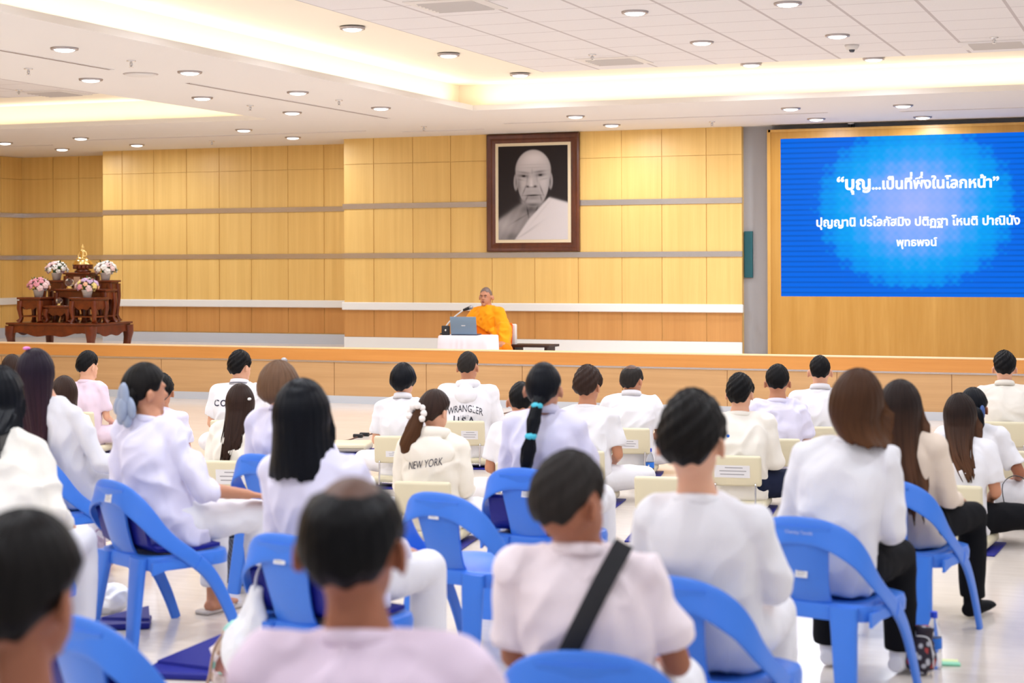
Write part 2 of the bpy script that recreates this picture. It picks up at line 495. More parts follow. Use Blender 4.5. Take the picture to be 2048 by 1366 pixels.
for i, (x, y) in enumerate(rowB): downlight(x, y, ZS, 'round recessed downlight, %s of the soffit row beside the left ceiling tray' % ORD[i], 'soffit downlights')
rF = [(-15.75, 20.66), (-14.21, 20.3), (-11.4, 19.88), (-6.73, 19.58), (-4.14, 19.55), (-2.9, 19.67)]
rB = [(-15.84, 22.15), (-14.28, 21.79), (-11.47, 21.35), (-6.74, 21.02), (-4.16, 21.13), (-2.92, 21.38)]
for i, (x, y) in enumerate(rF): downlight(x, y, ZS, 'round recessed downlight above stage, %s in the row away from the wall' % ORDL[i], 'stage downlights')
for i, (x, y) in enumerate(rB): downlight(x, y, ZS, 'round recessed downlight above stage, %s in the row close to the wall' % ORDL[i], 'stage downlights')
for cx, nm in ((-6.72, 'left'), (-4.16, 'middle'), (-2.9, 'right')):
    for i, y in enumerate((13.6, 15.72, 17.7)):
        if cx == -6.72 or True: downlight(cx, y, ZT - .012, 'round downlight in tiled ceiling, %s of the %s row' % (ORD[i], nm), 'tiled ceiling downlights')
downlight(-14.21, 17.2, ZT - .012, 'round downlight in the tiles of the left ceiling tray', 'tiled ceiling downlights')
# the same lamp grid goes on overhead and behind, outside the photograph
for y in range(6):
    yy = 11.6 - 2.1 * y
    for x in (-6.72, -4.16, -2.9, -.4, 2.2): lamp(x, yy, ZT - .012)
    for x in (-8.37, -9.56): lamp(x, yy - 1.9, ZS)
    lamp(-12.5, yy + 2, ZT - .012); lamp(-15, yy + 2, ZT - .012)
for y in (17.7, 15.7, 13.6):
    lamp(-.4, y, ZT - .012); lamp(2.2, y, ZT - .012); lamp(-12.3, y - .5, ZT - .012)

def slot(x0, y0, x1, y1, label):
    a = Vector((x0, y0, ZS)); b = Vector((x1, y1, ZS)); c = (a + b) / 2; d = b - a
    t = thing('slot_diffuser', label, 'air diffuser', c, math.atan2(d.y, d.x), 'slot diffusers in the soffit')
    l = d.length / 2
    MB().box(-l, l, -.022, -.004, -.004, .004).box(-l, l, .004, .022, -.004, .004).build('slot', M_slot, t)
    MB().box(-l - .01, l + .01, -.03, -.022, -.006, .004).box(-l - .01, l + .01, .022, .03, -.006, .004).build('rail', M_plaster, t)
slot(-8.92, 8.5, -8.92, 13.2, 'long thin air slot nearest the camera in the soffit between trays')
slot(-8.92, 14.5, -8.92, 19.0, 'long thin air slot running toward the stage between the two trays')
slot(-14.43, 20.7, -10.05, 20.7, 'thin air slot along the stage soffit left of the portrait')
slot(-9.68, 21.06, -8.51, 21.06, 'short thin air slot just left of the portrait top')
slot(-7.93, 20.3, -3.87, 20.3, 'long thin air slot along the stage soffit right of the portrait')
slot(-3.05, 20.5, .5, 20.5, 'thin air slot above the large blue screen')
slot(-18, 21.35, -15.45, 21.35, 'thin air slot in the far left corner of the soffit')

_sp = None
def sprinkler(x, y, z, label):
    global _sp
    if _sp is None:
        t = thing('sprinkler', label, 'sprinkler', (x, y, z), 0, 'ceiling sprinklers')
        MB().lathe([(.001, 0), (.04, 0), (.038, -.008), (.012, -.012), (.001, -.012)], n=16).build('escutcheon', M_chrome, t, True)
        MB().lathe([(.001, -.01), (.009, -.012), (.008, -.035), (.004, -.05), (.001, -.05)], n=10).tube([(-.012, 0, -.02), (-.014, 0, -.04), (0, 0, -.055)], .003, 6).tube([(.012, 0, -.02), (.014, 0, -.04), (0, 0, -.055)], .003, 6).build('nozzle', M_chrome, t, True)
        MB().lathe([(.001, -.054), (.02, -.054), (.02, -.057), (.001, -.058)], n=16).build('deflector', M_chrome, t, True)
        _sp = t
    else:
        t = copy_tree(_sp); t.location = (x, y, z); t['label'] = label
for (x, y), l in (((-8.37, 12.69), 'nearest of the sprinklers along the large tray edge'), ((-9.55, 12.86), 'nearest of the sprinklers along the left tray edge'),
                  ((-8.39, 16.65), 'farther of the sprinklers along the large tray edge'), ((-9.58, 16.85), 'farther of the sprinklers along the left tray edge'),
                  ((-9.05, 20.36), 'sprinkler in stage soffit left of the portrait'), ((-5.45, 21.07), 'sprinkler in stage soffit between portrait and screen'), ((-12.9, 21.59), 'sprinkler in stage soffit above the left wall panels')):
    sprinkler(x, y, ZS, l)
for (x, y), l in (((-5.42, 16.28), 'sprinkler in tiled ceiling beside the middle air vent'), ((-1.6, 16.44), 'sprinkler in tiled ceiling beside the right air vent'), ((-12.76, 17.0), 'sprinkler in the tiles of the left ceiling tray')):
    sprinkler(x, y, ZT - .012, l)
M_offw = simple('off white plastic', srgb(226, 220, 216), .5)
t = thing('access_disc', 'flat round white disc in soffit between the downlight rows', 'ceiling speaker', (-8.89, 13.63, ZS), 0)
MB().lathe([(.001, -.02), (.12, -.02), (.14, -.012), (.145, 0), (.001, 0)], n=30).build('grille', M_offw, t, True)
MB().lathe([(.145, -.004), (.16, -.004), (.16, 0), (.145, 0)], n=30).build('rim', simple('grey rim', srgb(196, 184, 180), .5), t, True)
t = thing('smoke_detector', 'small white dome detector on tiled ceiling', 'smoke detector', (-2.91, 16.51, ZT - .012), 0)
MB().lathe([(.001, -.045), (.05, -.045), (.065, -.02), (.07, 0), (.001, 0)], n=22).build('housing', M_offw, t, True)
MB().lathe([(.001, -.07), (.02, -.068), (.03, -.045), (.001, -.045)], n=16).build('sensor', simple('dark sensor', (.08, .08, .1), .2), t, True)
def vent(x, y, label):
    t = thing('ceiling_vent', label, 'air vent', (x, y, ZT - .012), 0, 'square vents in the tiled ceiling')
    mb = MB()
    for s in (0, 1, 2, 3):
        M = Matrix.Rotation(s * math.pi / 2, 4, 'Z')
        mb.plate([(-.32, -.32, -.006), (.32, -.32, -.006), (.24, -.24, -.012), (-.24, -.24, -.012)], (0, 0, .008), M)
    mb.build('frame', M_offw, t)
    mb = MB()
    for k in range(7):
        yy = -.21 + .07 * k
        mb.box(-.24, .24, yy - .022, yy + .022, -.004, -.001, Matrix.Translation((0, 0, -.008)) @ Matrix.Translation((0, yy, 0)) @ Matrix.Rotation(R(-30), 4, 'X') @ Matrix.Translation((0, -yy, 0)))
    mb.build('louvre', simple('grey louvre', srgb(200, 192, 188), .5), t)
    MB().box(-.25, .25, -.25, .25, -.003, .004).build('throat', simple('vent throat', (.26, .25, .25), .8), t)
vent(-5.37, 12.71, 'square louvred vent in tiled ceiling at the top edge of the photo')
vent(-5.38, 16.87, 'square louvred vent in tiled ceiling above the portrait side')
vent(-1.63, 16.99, 'square louvred vent in tiled ceiling above the blue screen')
vent(-12.62, 17.5, 'square louvred vent in the left ceiling tray')

# ------------------------------------------------------------------ framed portrait
M_frame = wood('mahogany frame', srgb(70, 30, 12), srgb(106, 52, 24), grain=(10, 10, 3), rough=.35, coat=.1)
t = thing('framed_portrait', 'large brown framed monochrome portrait of an elderly monk high on the wooden wall', 'picture', (-8.163, 22.0, 2.634))
W2, H2 = 1.327 / 2, 1.59 / 2
prof = [(0, 0), (0, -.055), (.02, -.07), (.045, -.062), (.06, -.05), (.085, -.055), (.105, -.042), (.122, -.03), (.122, 0)]
rings = []
for sx, sz in ((-1, -1), (1, -1), (1, 1), (-1, 1)):
    rings.append([Vector((sx * (W2 - i), d, sz * (H2 - i))) for i, d in prof])
MB().rings(rings, closed=True).build('frame', M_frame, t, auto=30)
w3, h3 = W2 - .115, H2 - .115
MB().box(-w3, w3, -.03, -.006, -h3, h3).build('mount', simple('cream mount', srgb(232, 214, 180), .6), t)
w4, h4 = W2 - .165, H2 - .163
nu, nv = 150, 200
uu, vv = np.meshgrid(np.linspace(0, 1, nu), np.linspace(0, 1, nv))
def G(x, y, cx, cy, sx, sy, rot=0):
    c, s = math.cos(R(rot)), math.sin(R(rot)); dx, dy = x - cx, (y - cy) * 1.34; sy = sy * 1.34
    return np.exp(-(((dx * c + dy * s) / sx) ** 2 + ((-dx * s + dy * c) / sy) ** 2))
def S(d, w=.012): return 1 / (1 + np.exp(np.clip(d / w, -40, 40)))
def portrait(x, y):
    bg = .036 + .01 * y
    head = ((x - .505) / .255) ** 2 + ((y - .265) / .222) ** 2
    jaw = np.abs((x - .505) / (.232 - .27 * np.clip(y - .37, 0, 1) ** 1.25)) ** 2.4 + np.abs((y - .40) / .245) ** 2.6
    face = np.minimum(head, jaw) - 1
    mface = S(face, .03)
    ears = np.minimum(((x - .255) / .032) ** 2 + ((y - .385) / .085) ** 2, ((x - .755) / .032) ** 2 + ((y - .378) / .085) ** 2) - 1
    neck = np.maximum(np.abs(x - .50) - (.165 + .1 * np.clip(y - .66, 0, 1)), .5 - y)
    sh = (.80 - .52 * np.clip(x, 0, .40)) - y + .06 * np.exp(-((x - .0) / .1) ** 2) * 0
    mneck = S(neck, .012) * S(y - 1.0, .05)
    mshould = S(sh - .01, .012) * S(x - .62, .02)
    xb = .74 - 1.25 * np.clip(y - .545, 0, 1) + .30 * np.clip(y - .78, 0, 1)
    mrobe = S(-(x - xb), .006) * S((.54 + .22 * np.clip(x - .68, 0, 1)) - y, .006)
    skin = .40 + .17 * G(x, y, .55, .12, .2, .09) + .06 * G(x, y, .42, .2, .14, .12) + .10 * G(x, y, .66, .42, .07, .12) + .06 * G(x, y, .36, .45, .05, .1)
    skin -= .12 * np.clip(head - .55, 0, .6)
    f = skin
    for (cx, cy, sx, sy, a, r) in ((.365, .318, .075, .020, .20, 6), (.615, .310, .072, .021, .20, -4), (.375, .283, .085, .011, .13, 8), (.60, .275, .085, .012, .15, -6),
                                   (.37, .322, .025, .010, .16, 0), (.61, .314, .025, .010, .16, 0), (.425, .432, .022, .012, .20, 0), (.535, .432, .024, .012, .22, 0), (.48, .44, .075, .010, .10, 0),
                                   (.50, .528, .105, .007, .26, -1), (.50, .555, .09, .018, .06, 0), (.42, .36, .014, .055, .07, 8), (.56, .36, .012, .05, .05, -8),
                                   (.375, .475, .011, .05, .12, 22), (.625, .47, .011, .06, .13, -20), (.41, .56, .012, .03, .09, 25), (.62, .56, .012, .035, .1, -15),
                                   (.49, .20, .16, .006, .045, 0), (.50, .232, .15, .006, .045, 0), (.49, .27, .012, .03, .06, 0), (.33, .36, .05, .01, .07, 10), (.66, .355, .05, .01, .08, -12),
                                   (.30, .42, .03, .1, .08, 0), (.5, .63, .12, .022, .14, 0), (.36, .60, .04, .03, .1, 0)):
        f = f - 1.4 * a * G(x, y, cx, cy, sx, sy, r)
    f += .13 * G(x, y, .478, .39, .024, .05) + .08 * G(x, y, .478, .425, .035, .015) + .05 * G(x, y, .5, .595, .08, .02) + .05 * G(x, y, .5, .5, .06, .01)
    img = bg + 0 * x
    sk2 = .25 + .12 * G(x, y, .08, .84, .16, .1) + .04 * np.sin(x * 60 + y * 40) * .3 - .13 * G(x, y, .47, .68, .14, .04) - .08 * G(x, y, .3, .78, .012, .1, 60) - .10 * G(x, y, .55, .70, .012, .06, 15) - .10 * G(x, y, .43, .72, .012, .07, -10) - .1 * G(x, y, .2, .97, .1, .05)
    m = np.clip(np.maximum(mneck, mshould), 0, 1); img = img * (1 - m) + sk2 * m
    me_ = S(ears, .15); img = img * (1 - me_) + (.30 - .12 * G(x, y, .26, .39, .012, .05) - .16 * G(x, y, .748, .39, .014, .05)) * me_
    img = img * (1 - mface) + f * mface
    rb = .58 - .05 * G(x, y, .45, .9, .012, .12, 55) - .08 * G(x, y, .40, .93, .010, .14, 60) - .05 * G(x, y, .52, .86, .01, .12, 58) - .05 * G(x, y, .62, .7, .015, .2, 40)
    img = img * (1 - mrobe) + rb * mrobe
    return np.clip(.02 + (img - .04) * 1.12, .018, 1)
g = portrait(uu, vv)
vs = np.stack([(-w4 + 2 * w4 * uu).ravel(), np.full(nu * nv, -.033), (h4 - 2 * h4 * vv).ravel()], 1)
fs = [(j * nu + i, (j + 1) * nu + i, (j + 1) * nu + i + 1, j * nu + i + 1) for j in range(nv - 1) for i in range(nu - 1)]
pm = MB(); pm.v = [tuple(p) for p in vs]; pm.f = fs
m, N, L, P = nodes('monochrome photographic print')
at = N.new('ShaderNodeVertexColor'); at.layer_name = 'print'; L.new(at.outputs['Color'], P.inputs['Base Color']); P.inputs['Roughness'].default_value = .6; P.inputs['Specular IOR Level'].default_value = .15
po = pm.build('photographic_print', m, t, fix=False)
ca = po.data.color_attributes.new('print', 'FLOAT_COLOR', 'POINT')
gg = g.ravel(); warm = np.stack([gg * 1.02 + .004, gg * .93, gg * .92, np.ones_like(gg)], 1)
ca.data.foreach_set('color', warm.ravel())
# ------------------------------------------------------------------ people
SKIN = {'fair': simple('fair skin', srgb(222, 168, 138), .5, sub=.12, var=.06, vscale=14), 'tan': simple('tan skin', srgb(196, 136, 104), .5, sub=.12, var=.07, vscale=14),
        'brown': simple('brown skin', srgb(160, 100, 72), .5, sub=.12, var=.08, vscale=14)}
def cloth(name, c, var=.02, sheen=.1): return simple(name, c, .85, bump=.12, bscale=260, var=var, vscale=9, sheen=sheen, spec=.15)
WHITE = cloth('white cotton', srgb(232, 230, 234)); LAV = cloth('lavender white cotton', srgb(224, 220, 240)); CREAM = cloth('cream cotton', srgb(236, 228, 214))
PINKL = cloth('pale pink lilac cotton', srgb(226, 206, 222)); BEIGE = cloth('beige knit', srgb(230, 212, 194)); IVORY = cloth('ivory cotton', srgb(234, 228, 218))
BLACKC = cloth('black cotton', (.006, .006, .008), sheen=0); NAVYC = cloth('dark navy denim', (.012, .016, .04), sheen=0); PINKW = cloth('pinkish white cotton', srgb(238, 224, 228))
ORANGE = cloth('saffron cloth', srgb(250, 160, 24)); ORANGE2 = cloth('deep saffron cloth', srgb(240, 130, 16))
HM = {'black': hairmat('black hair', (.005, .0045, .005)), 'soft': hairmat('soft black hair', (.008, .0065, .006)), 'blue': hairmat('blue black hair', (.005, .0055, .008), rough=.3),
      'dbrown': hairmat('dark brown hair', (.030, .016, .012)), 'brown': hairmat('brown hair', (.055, .024, .012), tip=(.10, .04, .016)), 'brownt': hairmat('dark hair with brown lengths', (.020, .012, .010), tip=(.13, .058, .03)),
      'lbrown': hairmat('light brown hair', (.13, .07, .04)), 'grey': hairmat('greying hair', (.022, .018, .016), rough=.5), 'violet': hairmat('violet black hair', (.016, .010, .018), tip=(.06, .025, .03)), 'fade': hairmat('short faded hair', (.06, .045, .036), rough=.6)}

def lerp(a, b, t): return a + (b - a) * t
def interp(tab, x):
    for (x0, y0), (x1, y1) in zip(tab[:-1], tab[1:]):
        if x <= x1: return y0 + (y1 - y0) * max(0, (x - x0) / (x1 - x0))
    return tab[-1][1]
CUT_SHORT = [(0, 118), (35, 117), (56, 110), (70, 98), (84, 82), (100, 82), (112, 94), (118, 96), (126, 78), (150, 60), (180, 52)]
CUT_FADE = [(0, 110), (35, 109), (55, 103), (70, 90), (85, 76), (100, 74), (112, 82), (118, 82), (126, 72), (150, 58), (180, 52)]
CUT_BOWL = [(0, 128), (30, 124), (60, 114), (85, 108), (110, 108), (130, 94), (150, 70), (180, 55)]
CUT_LONG = [(0, 104), (60, 104), (100, 104), (120, 100), (138, 78), (155, 62), (180, 52)]
CUT_TIED = [(0, 122), (40, 118), (65, 106), (85, 92), (100, 88), (115, 84), (130, 74), (150, 60), (180, 50)]
SK = (.077, .096, .118)      # half sizes of the skull

def hair_shell(parent, mat, MH, cut, thick=.016, drop=0, dropang=110, taper=.25, yback=None, rag=.08, bald=0, lump=.0, seed=0, side=1.0, pull=0, flare=0, split=0, name='hair', top=0, boost=1):
    """hair as a closed shell: strands over the skull, then hanging down for long cuts"""
    NT, NS = 80, 30
    rnd = random.Random(seed); ph = [rnd.uniform(0, 6.28) for _ in range(8)]
    out, inn, uvs = [], [], []
    for i in range(NT):
        th = 2 * math.pi * i / NT                      # 0 = back of the head
        deg = abs((math.degrees(th) + 180) % 360 - 180)
        p1 = interp(cut, deg) + 2.5 * math.sin(th * 9 + ph[0]) * (1 if drop == 0 else .3)
        p0 = 0
        if bald: p0 = bald + 2 * math.sin(th * 2 + ph[1])
        D = 0
        if drop:
            D = drop * (1 if deg < dropang - 25 else max(0, (dropang + 8 - deg) / 33))
            D *= 1 + rag * (math.sin(th * 7 + ph[2]) + .7 * math.sin(th * 17 + ph[3]) + .5 * math.sin(th * 31 + ph[6]))
            if split: D *= 1 - split * math.exp(-((deg) / 14) ** 2)
        for j in range(NS):
            s = j / (NS - 1)
            capn = .45 if D > .02 else 1.0
            sc = min(1, s / capn)
            phi = R(lerp(p0, p1, sc))
            edge = min(1, (1 - sc) * 6) if D <= .02 else 1
            edge0 = min(1, sc * 2.6 + .05) if bald else 1
            clump = (math.sin(th * 23 + ph[4] + 2 * math.sin(phi * 3)) * .5 + math.sin(th * 41 + ph[5]) * .3)
            t_ = thick * (.15 + .85 * edge) * edge0 * (1 + .12 * clump) + lump * (math.sin(th * 6 + phi * 9 + ph[7]) * math.sin(phi * 7 + th * 3)) * edge + top * max(0, math.cos(phi)) ** 2
            r_ = [SK[0] + t_ * side, SK[1] + t_, SK[2] + t_]
            sp = lambda q: Vector((r_[0] * math.sin(phi) * math.sin(th), -r_[1] * math.sin(phi) * math.cos(th), r_[2] * math.cos(phi))) * q
            po = MH @ sp(1.0); pi_ = MH @ sp(1 - .45 * t_ / .09 - .03)
            if s > capn:
                u = (s - capn) / (1 - capn); L = D * u
                c0 = MH @ Vector((0, 0, 0))
                for q, isout in ((po, 1), (pi_, 0)):
                    q.z -= L
                    q.x = c0.x + (q.x - c0.x) * (1 - taper * u + flare * u * u) + pull * u * u
                    if yback is not None:
                        ty = yback + (.0 if isout else .022)
                        w = min(1, u * 1.6)
                        if deg < 95: q.y = lerp(q.y, ty + .35 * (q.y - (c0.y - SK[1])), w)
                    q.x += .004 * clump * u; q.y += .006 * clump * u * (1 if isout else .6)
                # close the ends
                if u > .85:
                    k = (u - .85) / .15 * .5
                    mid = (po + pi_) / 2; po = po.lerp(mid, k); pi_ = pi_.lerp(mid, k)
            out.append(po); inn.append(pi_); uvs.append((i / NT, s))
    mb = MB()
    n = NT * NS
    fs = []
    for i in range(NT):
        i2 = (i + 1) % NT
        for j in range(NS - 1):
            a, b, c, d = i * NS + j, i2 * NS + j, i2 * NS + j + 1, i * NS + j + 1
            fs.append((a, b, c, d)); fs.append((n + a, n + d, n + c, n + b))
        a, b = i * NS + NS - 1, i2 * NS + NS - 1
        fs.append((a, b, n + b, n + a))
        if bald:
            a, b = i * NS, i2 * NS
            fs.append((a, n + a, n + b, b))
    mb.v = [tuple(p) for p in out + inn]; mb.f = fs
    o = mb.build(name, mat, parent, smooth=True, fix=False)
    uvl = o.data.uv_layers.new(name='UVMap')
    idx = np.empty(len(o.data.loops), dtype=np.int32); o.data.loops.foreach_get('vertex_index', idx)
    UV = np.array(uvs + uvs, dtype=np.float32)[idx]
    # wrap the seam
    lp = 0
    for p in o.data.polygons:
        us = UV[p.loop_start:p.loop_start + p.loop_total, 0]
        if us.max() - us.min() > .5: us[us < .5] += 1
    uvl.data.foreach_set('uv', UV.ravel())
    return o

def tail(parent, mat, pts, rad, name='ponytail', seed=1, it=2):
    n = 22; mb = MB(); pts = [Vector(p) for p in pts]
    # catmull-rom
    P = [pts[0]] + pts + [pts[-1]]; path = []; rr = []
    for k in range(len(pts) - 1):
        for q in range(7):
            t = q / 7; a, b, c, d = P[k:k + 4]
            path.append(.5 * ((2 * b) + (c - a) * t + (2 * a - 5 * b + 4 * c - d) * t * t + (3 * b - a - 3 * c + d) * t ** 3)); rr.append(lerp(rad[k], rad[k + 1], t))
    path.append(pts[-1]); rr.append(rad[-1])
    mb.tube(path, rr, n)
    m = len(path)
    for i in range(m):
        for k in range(n):
            v = Vector(mb.v[i * n + k]); d = v - path[i]
            mb.v[i * n + k] = tuple(path[i] + d * (1 + .16 * math.sin(k * 2.4 + seed) * math.sin(i * .35 + k)))
    o = mb.build(name, mat, parent, smooth=True)
    uvl = o.data.uv_layers.new(name='UVMap')
    for p in o.data.polygons:
        for li in p.loop_indices:
            v = o.data.loops[li].vertex_index; uvl.data[li].uv = ((v % n) / n, .4 + .6 * (v // n) / m)
    return o

def person(label, head, rot, s=.41, kind='chair', root=None, sex='m', build=1.0, skin='tan', shirt=WHITE, sleeve='short', pants=WHITE, hair='short', hc='black', hyaw=0, hpitch=0, hroll=0,
           arms=None, legs=None, hs=1.0, vox=.009, amp=.007, collar='crew', hargs=None, group='seated audience', seed=0, lean=.04, robe=False, feet=True, waist=1.0, slp=0, tq=1.0, socks=None):
    """head: world point of the crown; rot: turn about z of the way the body faces; root: hips on the floor plan (else under the head)"""
    ca, sa = math.cos(rot), math.sin(rot)
    if root is None: root = Vector((head.x - (-sa) * lean, head.y - ca * lean, 0))
    dx, dy = head.x - root.x, head.y - root.y
    hx, hy = dx * ca + dy * sa, -dx * sa + dy * ca
    zt = head.z - (root.z if len(root) > 2 else 0)
    t = thing('person', label, 'person', (root.x, root.y, root.z if len(root) > 2 else 0), rot, group)
    k = (zt - s) / .87; w = build * (1.0 if sex == 'm' else .9)
    hz = s + .085
    H0 = Vector((hx, hy, zt - .122 * hs))
    MH = Matrix.Translation(H0) @ Matrix.Rotation(R(hyaw), 4, 'Z') @ Matrix.Rotation(R(hpitch), 4, 'X') @ Matrix.Rotation(R(hroll), 4, 'Y') @ Matrix.Scale(hs, 4)
    def sx(u): return hx * .80 * max(0, u) ** 1.25
    def sy(u): return hy * .75 * max(0, u) ** 1.2 - .035 * math.sin(math.pi * min(1, max(0, u)))
    def spine(zf):
        u = zf / .62; return Vector((sx(u), sy(u), s + zf * k * tq))
    def E(c, rx, ry, n=20, p=.8):
        return [c + Vector((rx * math.copysign(abs(math.cos(2 * math.pi * (i + .5) / n)) ** p, math.cos(2 * math.pi * (i + .5) / n)), ry * math.copysign(abs(math.sin(2 * math.pi * (i + .5) / n)) ** p, math.sin(2 * math.pi * (i + .5) / n)), 0)) for i in range(n)]
    nk = .056 if sex == 'm' else .047
    # joints
    shz = .535
    SH = [spine(shz) + Vector((q * .168 * w, .0, 0)) for q in (-1, 1)]
    if arms is None:
        arms = [((-.222 * w, .04, .26), (-.13, .27, .17)), ((.222 * w, .04, .26), (.13, .27, .17))]
    EL = [spine(a[0][2]) * 0 + Vector((a[0][0] + sx(.45), a[0][1] + sy(.45), s + a[0][2] * k)) for a in arms]
    WR = [Vector((a[1][0], a[1][1], s + a[1][2])) for a in arms]
    if legs is None:
        if kind == 'chair': legs = [[(-.095, .02, hz), (-.15, .44, s + .075), (-.15, .43, .085)], [(.095, .02, hz), (.15, .44, s + .075), (.15, .43, .085)]]
        else: legs = [[(-.10, .0, hz), (-.37, .27, s + .07), (.06, .36, s + .035)], [(.10, .0, hz), (.37, .27, s + .08), (-.06, .44, s + .02)]]
    # ---- body: one skin
    mb = MB()
    tors = [(.0, .15, .11), (.08, .165, .12), (.2, .138, .1), (.33, .146, .1), (.44, .158, .102), (.505, .13, .08), (.555, .08, .058), (.605, nk + .012, nk + .006), (.66, nk, nk + .004)]
    rings = [E(spine(z), rx * w if rx > .1 else rx, ry * w if ry > .07 else ry) for z, rx, ry in tors]
    hb = H0 + Vector((0, -.012, -.05)); rings.append(E(hb, nk, nk + .006))
    mb.rings(rings)
    a, b, c = SK
    mb.ell(H0 + (MH.to_3x3() @ Vector((0, -.004, .012))), (a, b * .97, c * .9), MH.to_3x3(), 24, 16)           # braincase
    mb.ell(MH @ Vector((0, .028, -.045)), (a * .82, b * .70, c * .66), MH.to_3x3(), 20, 12)                     # jaw and face
    mb.ell(MH @ Vector((0, .075, -.098)), (.026, .022, .02), MH.to_3x3())                                        # chin
    mb.ell(MH @ Vector((0, .098, -.022)), (.016, .022, .018), MH.to_3x3()); mb.tube([MH @ Vector((0, .088, .012)), MH @ Vector((0, .104, -.022))], [.009, .013], 8)  # nose
    mb.ell(MH @ Vector((0, .086, .026)), (.05, .014, .01), MH.to_3x3())                                          # brow
    mb.ell(MH @ Vector((0, .09, -.058)), (.024, .011, .006), MH.to_3x3()); mb.ell(MH @ Vector((0, .089, -.067)), (.021, .011, .007), MH.to_3x3())  # lips
    for q in ((-1, 1) if hair not in ('bob', 'long', 'bowl') else ()):
        RE = MH.to_3x3() @ Matrix.Rotation(R(q * 24), 3, 'Z') @ Matrix.Rotation(R(-8), 3, 'X')
        mb.ell(MH @ Vector((q * .093, -.008, -.016)), (.008, .021, .034), RE, 14, 10)                              # ears
        mb.ell(MH @ Vector((q * .082, .004, -.018)), (.014, .012, .024), RE, 10, 8)
    for i, q in enumerate((-1, 1)):
        SB = SH[i] + Vector((-q * .006, 0, -.018)); mb.ell(SB, (.042 * w, .042 * w, .042 * w))
        mb.tube([spine(.55) + Vector((q * .04, 0, -.012)), SB], [.036, .038 * w], 12)
        mb.tube([SB, SH[i].lerp(EL[i], .5), EL[i]], [.042 * w, .043 * w, .037 * w], 12)
        mb.ell(EL[i], .037 * w)
        mb.tube([EL[i], EL[i].lerp(WR[i], .35), WR[i]], [.037 * w, .036 * w, .025 * w], 12)
        d = (WR[i] - EL[i]).normalized(); up_ = Vector((0, 0, 1)); lat = d.cross(up_).normalized(); nrm = lat.cross(d)
        pm_ = WR[i] + d * .05
        mb.tube([WR[i] - d * .01, WR[i] + d * .03, WR[i] + d * .085], [(.017, .026), (.016, .038), (.012, .040)], 12, normals=[nrm] * 3)
        for f_, (o_, l_) in enumerate(((-.030, .062), (-.010, .072), (.010, .068), (.029, .054))):
            b0 = WR[i] + d * .08 + lat * o_; b1 = b0 + d * l_ * .5 - up_ * .008 + lat * o_ * .1; b2 = b1 + d * l_ * .42 - up_ * .022
            mb.tube([b0, b1, b2], [.0098, .0092, .0078], 8)
        th0 = WR[i] + d * .03 - lat * q * .034 * 1; mb.tube([WR[i] + d * .015 - lat * q * .02, th0 + d * .012, th0 + d * .05 - lat * q * .006 - up_ * .008], [.014, .012, .0095], 8)
    for i, q in enumerate((-1, 1)):
        A, B, Cc = [Vector(p) for p in legs[i]]
        mb.ell(A, (.095 * w, .095 * w, .085)); mb.tube([A, A.lerp(B, .5), B], [.084 * w, .072 * w, .054 * w], 14); mb.ell(B, .054 * w)
        mb.tube([B, B.lerp(Cc, .3), B.lerp(Cc, .75), Cc], [.052 * w, .053 * w, .040 * w, .035], 12)
        if feet:
            if kind == 'chair': fd = Vector((q * .12, 1, 0)).normalized(); fz = Vector((0, 0, -.045))
            else: fd = Vector((-q * .9, .45, 0)).normalized() if q < 0 else Vector((-.9, .35, 0)).normalized(); fz = Vector((0, 0, -.012))
            mb.ell(Cc + Vector((0, 0, -.01)), .036)
            mb.tube([Cc - fd * .045 + fz, Cc + fd * .02 + fz, Cc + fd * .11 + fz, Cc + fd * .17 + fz * 1.1], [(.026, .03), (.032, .035), (.022, .042), (.012, .034)], 12, normals=[Vector((0, 0, 1))] * 4)
    organic('body', mb, SKIN[skin], t, voxel=vox, it=3)
    # ---- shirt
    if shirt is not None:
        mb = MB(); e = .02
        hem = -.015
        sr = [(hem, .178 * waist, .142), (.05, .183 * waist, .145), (.16, .170 * waist, .128), (.28, .170, .124), (.40, .182, .124), (.48, .184, .114), (.535, .164, .096), (.572, .112, .080), (.590, nk + .026, nk + .022), (.606, nk + .015, nk + .014)]
        rings = [E(spine(z) + Vector((0, .008 if z < .1 else 0, 0)), rx * w if rx > .1 else rx, ry * w if ry > .08 else ry, 24) for z, rx, ry in sr]
        mb.rings(rings)
        for i, q in enumerate((-1, 1)):
            mb.ell(SH[i] + Vector((0, 0, -.010)), (.063 * w, .066 * w, .064 * w))
            mb.tube([spine(.565) + Vector((q * .05, 0, -.012)), SH[i] + Vector((0, 0, -.004))], [.060, .060 * w], 14)
            if sleeve == 'short':
                e_ = SH[i].lerp(EL[i], .78); mb.tube([SH[i], SH[i].lerp(EL[i], .4), e_], [.061 * w, .064 * w, .067 * w], 16)
            elif sleeve == 'half':
                mb.tube([SH[i], SH[i].lerp(EL[i], .5), EL[i]], [.060 * w, .060 * w, .060 * w], 16); mb.ell(EL[i], .056 * w); mb.tube([EL[i], EL[i].lerp(WR[i], .25)], [.06 * w, .062 * w], 16)
            else:
                mb.tube([SH[i], SH[i].lerp(EL[i], .5), EL[i]], [.059 * w, .056 * w, .052 * w], 16); mb.ell(EL[i], .053 * w)
                mb.tube([EL[i], EL[i].lerp(WR[i], .5), WR[i].lerp(EL[i], .06)], [.056 * w, .05 * w, .042 * w], 14)
        organic('shirt', mb, shirt, t, voxel=vox * 1.1, it=9, folds=dict(amp=amp * 3.2, seed=seed + 3, f=(8, 8, 5), fine=.45))
        nb = spine(.60); tilt = .018
